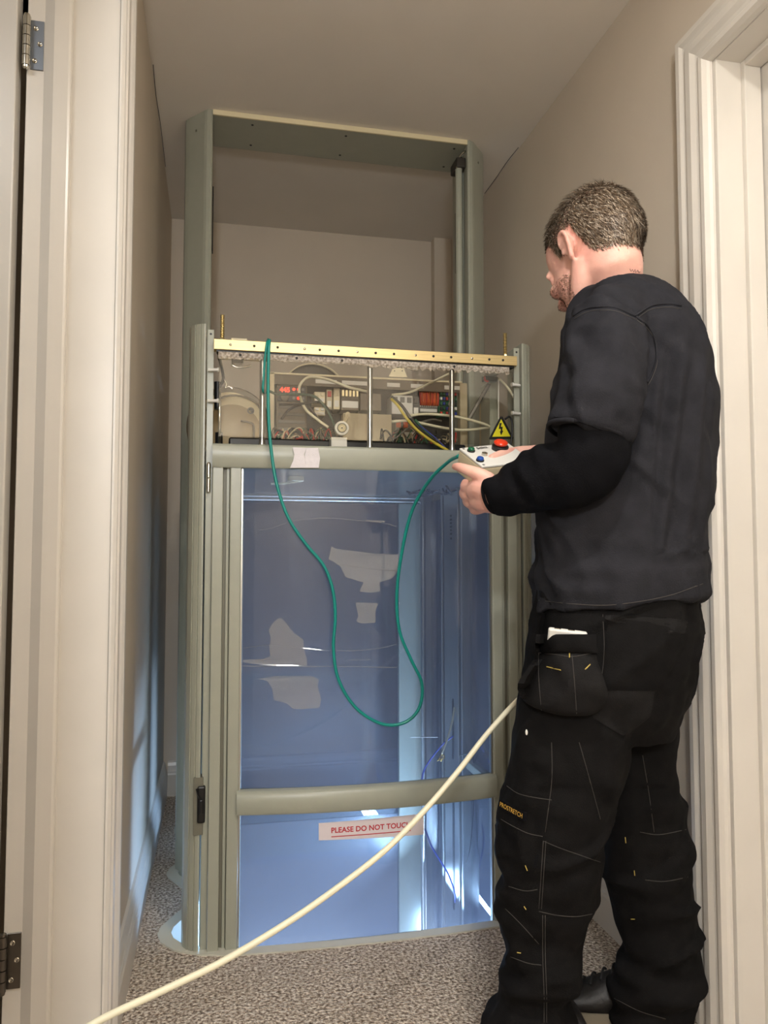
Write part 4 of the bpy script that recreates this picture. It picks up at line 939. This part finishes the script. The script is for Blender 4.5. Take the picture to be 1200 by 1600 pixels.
# --- shirt
sh = B()
loft(sh, [(447,449,948,1012,1.605,.066),(456,459,928,1036,1.605,.092),(472,474,906,1058,1.60,.125),(503,500,894,1080,1.60,.150),(555,550,882,1104,1.60,.158),(620,620,868,1117,1.60,.156),(700,700,850,1114,1.60,.152),(780,780,839,1106,1.60,.155),(845,845,836,1098,1.60,.16),(872,868,837,1098,1.60,.162),(888,885,836,1104,1.60,.167),(905,900,838,1099,1.60,.162),(953,928,834,1104,1.60,.168)], 36, 5, 2.3)
limb(sh, [(985,490,1.53,.062),(962,507,1.485,.072),(950,545,1.445,.077),(941,600,1.42,.076),(928,648,1.408,.073),(920,678,1.403,.073)], 5, 24)
limb(sh, [(1030,498,1.66,.06),(1038,520,1.715,.066),(1025,600,1.765,.066),(1005,660,1.775,.064)], 4, 20)
sme = remesh(sh, .0055, 5, .5)
def shirt_fold(p, n_):
    x, t_, z = to_view(p); u, v = project(p)
    d = .0105*noise.noise(Vector((x*13, t_*13, z*3.6)))
    d += .0060*noise.noise(Vector((x*26+z*9, t_*26, z*10)))
    r_ = 1-abs(noise.noise(Vector((x*8+z*5, t_*8, z*5+9)))); d += .016*max(0, r_-.80)/.2*(.5+.5*noise.noise(p*6))
    if v > 830: d += .0090*noise.noise(Vector((x*5, t_*5, z*30)))*min(1, (v-830)/50)
    if u > 1020 and v < 860: d += .0055*math.sin((u+v*.12)*.19)*max(0, min(1, (v-520)/80))
    if t_ < 1.46 and v < 700: d += .0055*noise.noise(Vector((x*22+z*22, t_*22, z*26)))
    return d
displace(sme, shirt_fold)
shirt = obj('work_shirt', sme, 'shirt', person, True)
bvh_s = BVHTree.FromPolygons([v.co for v in sme.vertices], [p.vertices for p in sme.polygons])
def seam(bvh, px, r, m, name, par, off=.0003):
    pts = smooth_path([Vector((u, v, 0)) for u, v in px], 5); q = [hit(bvh, p.x, p.y, off) for p in pts]; q = [x for x in q if x]
    q2 = [q[0]] if q else []
    for a in q[1:]:
        if (a-q2[-1]).length < .05: q2.append(a)
    if len(q2) > 2:
        bm = B(); tube(bm, q2, r, 5, 1); return obj(name, bm, m, par, True)
for px in ([(896,494),(912,484),(930,480),(960,481),(992,494)], [(992,494),(1006,484),(1021,477),(1045,475),(1064,478)], [(994,495),(1012,510),(1023,530),(1026,560),(1018,585),(1006,605)]):
    seam(bvh_s, px, .0022, 'shirt', 'shirt_seam', shirt)
    seam(bvh_s, [(u+1, v+5) for u, v in px], .0007, 'stitch', 'shirt_stitch', shirt)
seam(bvh_s, [(866,652),(890,655),(930,668),(978,690)], .0010, 'under', 'sleeve_hem', shirt)
seam(bvh_s, [(842,938),(900,944),(960,945),(1040,932),(1098,912)], .0008, 'stitch', 'hem_stitch', shirt)
hc = P(919, 679, 1.403); hd = (P(920, 678, 1.403)-P(928, 648, 1.408)).normalized(); ha, hb_ = frame(hd)
bm = B(); tube(bm, [hc+(ha*math.cos(k*2*math.pi/30)+hb_*math.sin(k*2*math.pi/30))*.0715 for k in range(31)], .0042, 8, 2); obj('sleeve_hem', bm, 'shirt', shirt, True)
# collar band
cpts = []
for k in range(28):
    an = 2*math.pi*k/28; c_ = (P(948, 447, 1.605)+P(1012, 449, 1.605))/2; cpts.append(c_+RV*(.0475*math.cos(an))+AV*(.066*math.sin(an))+ZV*(.002*math.cos(an)))
# --- undershirt sleeves
un = B()
limb(un, [(930,630,1.412,.064),(930,680,1.405,.065),(922,716,1.408,.064),(900,738,1.42,.064),(862,746,1.440,.063),(825,757,1.458,.056),(793,768,1.475,.046),(770,775,1.487,.037)], 6, 24)
limb(un, [(1010,640,1.775,.058),(992,705,1.785,.055),(950,722,1.78,.050),(895,722,1.755,.044),(850,716,1.73,.037)], 5, 20)
ume = remesh(un, .0045, 3, .5)
def under_fold(p, n_):
    u, v = project(p); x, t_, z = to_view(p)
    return .0095*noise.noise(Vector((x*38+z*16, t_*20, z*9)))*min(1, max(.3, (900-u)/80))+.003*noise.noise(p*30)
displace(ume, under_fold)
under = obj('undershirt_sleeves', ume, 'under', person, True)
cq = P(769, 775, 1.487); dv = (P(769, 775, 1.487)-P(793, 768, 1.475)).normalized(); uu, vv = frame(dv)
bm = B(); tube(bm, [cq+dv*.001+(uu*math.cos(k*.3)+vv*math.sin(k*.3))*.0335 for k in range(22)], .0034, 6, 2); obj('cuff', bm, 'under', under, True)
# --- trousers
tr_ = B()
loft(tr_, [(905,905,848,1085,1.60,.145),(960,950,838,1094,1.60,.155),(1010,1005,826,1090,1.60,.165),(1060,1060,818,1080,1.605,.165),(1110,1110,812,1068,1.61,.15),(1150,1150,815,1052,1.615,.11)], 32, 5, 2.3)
loft(tr_, [(1040,1040,822,1000,1.56,.10),(1100,1100,806,998,1.55,.105),(1160,1160,800,986,1.545,.105),(1230,1230,788,966,1.54,.10),(1300,1300,776,950,1.535,.092),(1370,1370,783,940,1.535,.085),(1430,1430,782,928,1.54,.08),(1480,1480,792,910,1.545,.075),(1520,1520,780,900,1.548,.075),(1560,1560,764,892,1.55,.078),(1610,1610,748,892,1.553,.082),(1650,1650,742,890,1.556,.085)], 28, 5, 2.2)
loft(tr_, [(1060,1060,955,1084,1.67,.09),(1110,1110,948,1070,1.69,.095),(1160,1160,942,1060,1.70,.09),(1210,1210,934,1058,1.71,.088),(1265,1265,936,1070,1.715,.085),(1330,1330,940,1079,1.72,.08),(1420,1420,958,1089,1.735,.078),(1480,1480,970,1093,1.74,.078),(1510,1510,962,1092,1.742,.08),(1550,1550,954,1089,1.744,.082),(1588,1588,951,1082,1.746,.085)], 28, 5, 2.2)
tme = remesh(tr_, .0058, 5, .5)
def trouser_fold(p, n_):
    u, v = project(p); x, t_, z = to_view(p)
    r_ = 1-abs(noise.noise(Vector((x*7-z*6, t_*7, z*7+4))))
    d = .016*max(0, r_-.80)/.2*(.5+.5*noise.noise(p*7))+.0065*noise.noise(Vector((x*11, t_*11, z*5)))+.0050*noise.noise(p*26)
    if v > 1230: d += .0080*noise.noise(Vector((x*7+z*10, t_*9, z*17)))
    lo_ = 1470
    if v > lo_: d += .017*noise.noise(Vector((x*6-z*12, t_*8, z*26+3)))*min(1, (v-lo_)/60)
    if 1340 < v < 1470 and u < 860: d += .010*noise.noise(Vector((x*6, t_*6, z*28)))
    return d
displace(tme, trouser_fold)
trou = obj('work_trousers', tme, 'trou', person, True)
bvh_t = BVHTree.FromPolygons([v.co for v in tme.vertices], [p.vertices for p in tme.polygons])
def surf_patch(name, rows, thick, m, par, bulge=0, n=14, mrows=12, bvh=None, lean=0):
    bvh = bvh or bvh_t
    rs = smooth_path([Vector(r) for r in rows], max(2, mrows//(len(rows)-1)+1)) if len(rows) > 2 else [Vector(rows[0]).lerp(Vector(rows[1]), k/mrows) for k in range(mrows+1)]
    G0, G1 = [], []
    for j, (v, a, b) in enumerate(rs):
        row = []
        for i in range(n+1):
            u = a+(b-a)*i/n; row.append((u, hit(bvh, u, v)))
        ts = [(p-CAM).dot(AV) for _, p in row if p]
        if not ts: ts = [1.5]
        md = sorted(ts)[len(ts)//2]
        o0, o1 = [], []
        for i, (u, p) in enumerate(row):
            q = p if p and abs((p-CAM).dot(AV)-md) < .06 else P(u, v, md)
            sgn = ray(u, v).normalized(); e = math.sin(math.pi*i/n)**.6; f_ = math.sin(math.pi*min(1, max(0, j/(len(rs)-1))))**.5
            o0.append(q+sgn*.004); o1.append(q-sgn*(thick+bulge*e*f_))
        G0.append(o0); G1.append(o1)
    bm = B(); V0 = [[bm.verts.new(p) for p in r] for r in G0]; V1 = [[bm.verts.new(p) for p in r] for r in G1]
    R = len(rs)-1
    for j in range(R):
        for i in range(n):
            bm.faces.new((V0[j][i], V0[j+1][i], V0[j+1][i+1], V0[j][i+1])); bm.faces.new((V1[j][i], V1[j][i+1], V1[j+1][i+1], V1[j+1][i]))
        bm.faces.new((V0[j][0], V1[j][0], V1[j+1][0], V0[j+1][0])); bm.faces.new((V0[j][n], V0[j+1][n], V1[j+1][n], V1[j][n]))
    for i in range(n):
        bm.faces.new((V0[0][i], V0[0][i+1], V1[0][i+1], V1[0][i])); bm.faces.new((V0[R][i], V1[R][i], V1[R][i+1], V0[R][i+1]))
    return obj(name, bm, m, par, 'auto')
back_p = surf_patch('holster_lining', [(958,846,936),(975,843,934),(990,841,931),(1010,839,931),(1025,838,932)], .003, 'trou', trou, .004)
pouch = surf_patch('holster_pocket', [(1014,838,931),(1030,834,933),(1050,820,940),(1068,809,946),(1085,811,950),(1100,824,946),(1112,850,936),(1119,882,918)], .022, 'patch', trou, .030)
surf_patch('back_pocket', [(962,950,1000),(985,948,1070),(1030,945,1058),(1060,942,1040),(1080,940,1026)], .003, 'trou', trou, .004)
surf_patch('pocket_binding', [(961,946,952),(968,948,1064),(978,985,1072),(990,1050,1070)], .005, 'patch', trou)
surf_patch('thigh_patch', [(1076,938,1024),(1095,934,1021),(1112,925,1018),(1122,928,1014),(1136,950,996),(1149,972,979)], .003, 'patch', trou)
surf_patch('right_holster', [(1010,1066,1086),(1025,1062,1089),(1060,1066,1080),(1090,1066,1076),(1110,1062,1068)], .004, 'trou', trou, .006) if False else None
bm = B(); tube(bm, [P(1072,1012,1.67), P(1077,1025,1.68), P(1077,1050,1.69), P(1073,1080,1.70), P(1066,1105,1.71)], [.012,.018,.019,.017,.008], 12, 4); obj('far_holster', bm, 'trou', trou, True)
surf_patch('holster_band', [(991,838,932),(1005,836,932),(1021,836,933)], .034, 'trou', trou, .010)
bvh_p = BVHTree.FromPolygons([v.co for v in pouch.data.vertices], [p.vertices for p in pouch.data.polygons])
for px in ([(855,1042),(877,1047)], [(914,1046),(922,1038)], [(890,1020),(890,1028)]):
    q = [hit(bvh_p, u, v, .001) for u, v in px]
    if all(q): bm = B(); tube(bm, q, .0010, 6, 1); obj('bar_tack', bm, 'ystitch', pouch)
for px in ([(841,1020),(842,1060),(846,1110)], [(894,1024),(898,1070),(901,1115)], [(842,1020),(870,1023),(895,1026),(928,1020)]):
    seam(bvh_p, px, .0007, 'stitch', 'pocket_stitch', pouch)
for px in ([(792,1228),(810,1240),(835,1246),(862,1250)], [(783,1280),(800,1290),(825,1302),(848,1307)], [(849,1314),(870,1323),(900,1334),(938,1347)], [(849,1314),(846,1360),(842,1420)], [(853,1314),(850,1360),(846,1420)],
           [(842,1424),(870,1430),(900,1432),(925,1428)], [(862,1160),(862,1220),(852,1300)], [(848,1430),(848,1490),(850,1550),(850,1598)], [(852,1430),(852,1490),(854,1550),(854,1598)], [(942,960),(944,1020),(938,1075)],
           [(1072,978),(1064,1012),(1045,1050),(1025,1080)], [(1000,1300),(1030,1304),(1072,1296)], [(1008,1375),(1040,1377),(1084,1368)], [(1004,1180),(1014,1240),(1022,1300)], [(905,1160),(922,1220),(938,1280)],
           [(795,1385),(820,1392),(840,1390)], [(790,1420),(815,1445),(842,1475)], [(798,1495),(825,1505),(846,1508)], [(960,1560),(1000,1580),(1040,1592)], [(800,1170),(790,1230)]):
    seam(bvh_t, px, .0007, 'stitch', 'stitching', trou)
for (u, v), (u2, v2) in (((821,1352),(824,1360)), ((819,1416),(822,1421)), ((808,1488),(814,1489)), ((977,1308),(978,1317)), ((991,1360),(992,1368)), ((986,1436),(992,1436))):
    q = [hit(bvh_t, u, v, .0006), hit(bvh_t, u2, v2, .0006)]
    if all(q): bm = B(); tube(bm, q, .0009, 6, 1); obj('bar_tack', bm, 'ystitch', trou)
def surf_text(s_, size, u, v, u2, v2, bvh, m, par, name):
    a, b = hit(bvh, u, v), hit(bvh, u2, v2); c_ = (a+b)/2; ex = (b-a).normalized()
    h = bvh.ray_cast(CAM, ray((u+u2)/2, (v+v2)/2).normalized()); n_ = h[1]
    n_ = (n_-ex*n_.dot(ex)).normalized(); ez = n_.cross(ex)
    top_ = 0
    for i_ in range(-6, 7):
        for j_ in (-.007, 0, .007):
            q_ = bvh.ray_cast(c_+ex*((b-a).length*.5*i_/6)+ez*j_+n_*.05, -n_)
            if q_[0] and (q_[0]-c_).dot(n_) < .02: top_ = max(top_, (q_[0]-c_).dot(n_))
    c_ = c_+n_*(top_-.004)
    o = text_mesh(name, s_, size, c_+n_*.0035, ex, ez, m, par, .0003)
    w_ = max((v_.co-c_).dot(ex) for v_ in o.data.vertices)-min((v_.co-c_).dot(ex) for v_ in o.data.vertices)
    sc = (b-a).length/w_
    for v_ in o.data.vertices:
        d = v_.co-c_; v_.co = c_+ex*(d.dot(ex)*sc)+ez*d.dot(ez)+n_*(.0055+d.dot(n_)*.1)
    bm = B(); hw = (b-a).length/2+.003
    q = [c_+ex*x+ez*z for x, z in ((-hw, -.008), (hw, -.008), (hw, .008), (-hw, .008))]
    fa = [bm.verts.new(p-n_*.002) for p in q]; fb = [bm.verts.new(p+n_*.0052) for p in q]; bm.faces.new(fb); bm.faces.new(fa[::-1])
    for k in range(4): bm.faces.new((fa[k], fa[(k+1) % 4], fb[(k+1) % 4], fb[k]))
    obj('logo_patch', bm, 'under', par)
    return o
surf_text('PROSTRETCH', .0120, 787, 1256, 822, 1275, bvh_t, 'ptext', trou, 'patch_lettering')
tgp = surf_patch('side_tag', [(1336,838,842),(1356,833,839)], .003, 'under', trou, 0, 4, 4)
seam(bvh_t, [(835,1356),(838,1342)], .0010, 'ystitch', 'tag_print', tgp, .005); seam(bvh_t, [(838,1356),(841,1340)], .0009, 'ystitch', 'tag_print', tgp, .005)
# paint chip on the thigh
pc = hit(bvh_t, 823, 1144, .0008)
if pc: bm = B(); ball(bm, pc, .0022, .001, .0055, RV, AV, ZV, 8, 6); obj('paint_fleck', bm, 'white', trou)
# phone in the holster
t = thing('mobile_phone', P(880, 1010, 1.43), 'silver edged mobile phone standing in the left holster pocket', 'phone')
h0 = hit(bvh_t, 882, 985); tph = (h0-CAM).dot(AV)-.020
c_ = P(887, 988, tph); exv = (P(913, 989, tph+.004)-P(847, 981, tph)).normalized(); upv = (ZV+RV*.10-AV*.45).normalized(); upv = (upv-exv*upv.dot(exv)).normalized(); nv = exv.cross(upv)
def obox(c, ex, ey, ez, hx, hy, hz, bev):
    bm = B(); box(bm, -hx, hx, -hy, hy, -hz, hz, bev, 3); mt = Matrix((ex, ey, ez)).transposed().to_4x4(); mt.translation = c; bm.transform(mt); return bm
obj('case', obox(c_-upv*.05, exv, nv, upv, .0345, .0055, .055, .004), 'white', t, 'auto')
obj('screen', obox(c_-upv*.05-nv*.0058, exv, nv, upv, .031, .0004, .051, .0002), 'black', t)
for k in (-.018, .006): obj('side_key', obox(c_+upv*.0052+exv*k, exv, nv, upv, .006, .002, .0008, .0004), 'steel', t)
# --- shoes
def shoe(heel, fwd, m_par, nm):
    fwd = fwd.normalized(); sd = ZV.cross(fwd)
    sec = [(0,.030,.062,.072),(.02,.036,.070,.085),(.06,.038,.090,.098),(.10,.040,.095,.098),(.14,.043,.080,.085),(.19,.048,.058,.062),(.24,.047,.048,.050),(.275,.038,.040,.042),(.295,.018,.028,.03)]
    bm = B(); rows = []
    for d, hw, _, h in sec:
        row = []
        for i in range(16):
            an = 2*math.pi*i/16; cx, sz = math.cos(an), math.sin(an)
            row.append(bm.verts.new(heel+fwd*d+sd*(hw*cx)+ZV*(.020+(h-.020)*max(0, sz)**.8 if sz > 0 else .020)))
        rows.append(row)
    for a, b in zip(rows, rows[1:]):
        for i in range(16): bm.faces.new((a[i], a[(i+1) % 16], b[(i+1) % 16], b[i]))
    bm.faces.new(rows[0][::-1]); bm.faces.new(rows[-1])
    bmesh.ops.remove_doubles(bm, verts=bm.verts, dist=.0003)
    s_ = obj('shoe', bm, 'shoe', m_par, True)
    bm = B(); pl = [(d, hw+.004) for d, hw, _, _ in sec]; pts = [heel+fwd*d+sd*w_ for d, w_ in pl]+[heel+fwd*d-sd*w_ for d, w_ in pl[::-1]]
    a = [bm.verts.new(p+ZV*.001) for p in pts]; b = [bm.verts.new(p+ZV*.021) for p in pts]; bm.faces.new(a[::-1]); bm.faces.new(b)
    for i in range(len(a)): bm.faces.new((a[i], a[(i+1) % len(a)], b[(i+1) % len(a)], b[i]))
    obj('sole', bm, 'sole', s_)
    for k in range(4):
        d = .125+k*.022; h = .098-k*.011; bm = B(); tube(bm, [heel+fwd*d-sd*.022+ZV*(h-.008), heel+fwd*(d+.008)+ZV*(h+.003), heel+fwd*(d+.016)+sd*.022+ZV*(h-.010)], .0026, 6, 4); obj('lace', bm, 'rubber', s_, True)
    bm = B(); c0 = heel+fwd*.115+ZV*.100
    tube(bm, [c0, c0+sd*.020+ZV*.018, c0+sd*.036+ZV*.004-fwd*.01, c0+sd*.018-ZV*.002, c0, c0-sd*.020+ZV*.020, c0-sd*.036+ZV*.002, c0], .0022, 6, 5); obj('lace_bow', bm, 'rubber', s_, True)
    return s_
def floor_pt(u, v): r = ray(u, v); return CAM+r*(-CAM_H/r.z)
hr = floor_pt(1062, 1592); shoe(hr, -RV*.97-AV*.10, person, 'r')
hl = floor_pt(905, 1668); shoe(hl, -RV*.45+AV*.85, person, 'l')

# ================================================================ CONTROL BOX
TLc, TRc, BLc = P(717, 702, 1.60), P(794, 694, 1.675), P(747, 732, 1.532)
ex = (TRc-TLc); wx = ex.length; ex.normalize(); ey = BLc-TLc; ey -= ex*ey.dot(ex); wy = ey.length; ey.normalize()
nz = ex.cross(ey)
if nz.z < 0: nz = -nz
t = thing('control_box', TLc-nz*.05, 'beige handheld control box with green, blue and red buttons in the man\'s hands', 'control box')
cc = TLc+ex*wx/2+ey*wy/2
obj('case', obox(cc-nz*.027, ex, ey, nz, wx/2, wy/2, .025, .004), 'beige', t, 'auto')
lid = obj('lid', obox(cc+nz*.0005, ex, ey, nz, wx/2-.0005, wy/2-.0005, .0025, .0015), 'white', t, 'auto')
def onlid(u, v):
    r = ray(u, v); d = (cc+nz*.003-CAM).dot(nz)/r.dot(nz); return CAM+r*d
def button(u, v, prof, m, nm, seg=20):
    bm = B(); lathe(bm, onlid(u, v), nz, prof, seg); return obj(nm, bm, m, t, 'auto')
for (u, v), m_, nm in (((736,705),'bgreen','green_button'), ((750,720),'bblue','blue_button')):
    b_ = button(u, v, [(0,.0085),(.003,.0085),(.0035,.0078)], 'black', 'button_ring'); button(u, v, [(.003,.0073),(.007,.0070),(.0085,.0055),(.009,.002)], m_, nm)
button(757, 711, [(0,.0065),(.005,.0062),(.006,.004)], 'steel', 'key_switch')
button(781, 702, [(0,.018),(.008,.018),(.010,.015)], 'black', 'stop_base'); button(781, 702, [(.010,.008),(.012,.014),(.016,.0150),(.019,.012),(.020,.005)], 'bred', 'stop_button', 28)
for p_ in (TLc+ex*.007+ey*.007, TLc+ex*.007+ey*(wy-.007)):
    bm = B(); lathe(bm, p_+nz*.003, nz, [(0,.0028),(.0008,.0028),(.001,.001)], 10); obj('lid_screw', bm, 'grey', t)
lp = onlid(753, 700); lx = (onlid(762, 698.8)-onlid(744, 701.2)).normalized(); ly = nz.cross(lx)
text_mesh('lid_lettering', 'Stiltz', .0135, lp+nz*.0004, lx, ly, 'dark', t, .0002, bold=.0002)
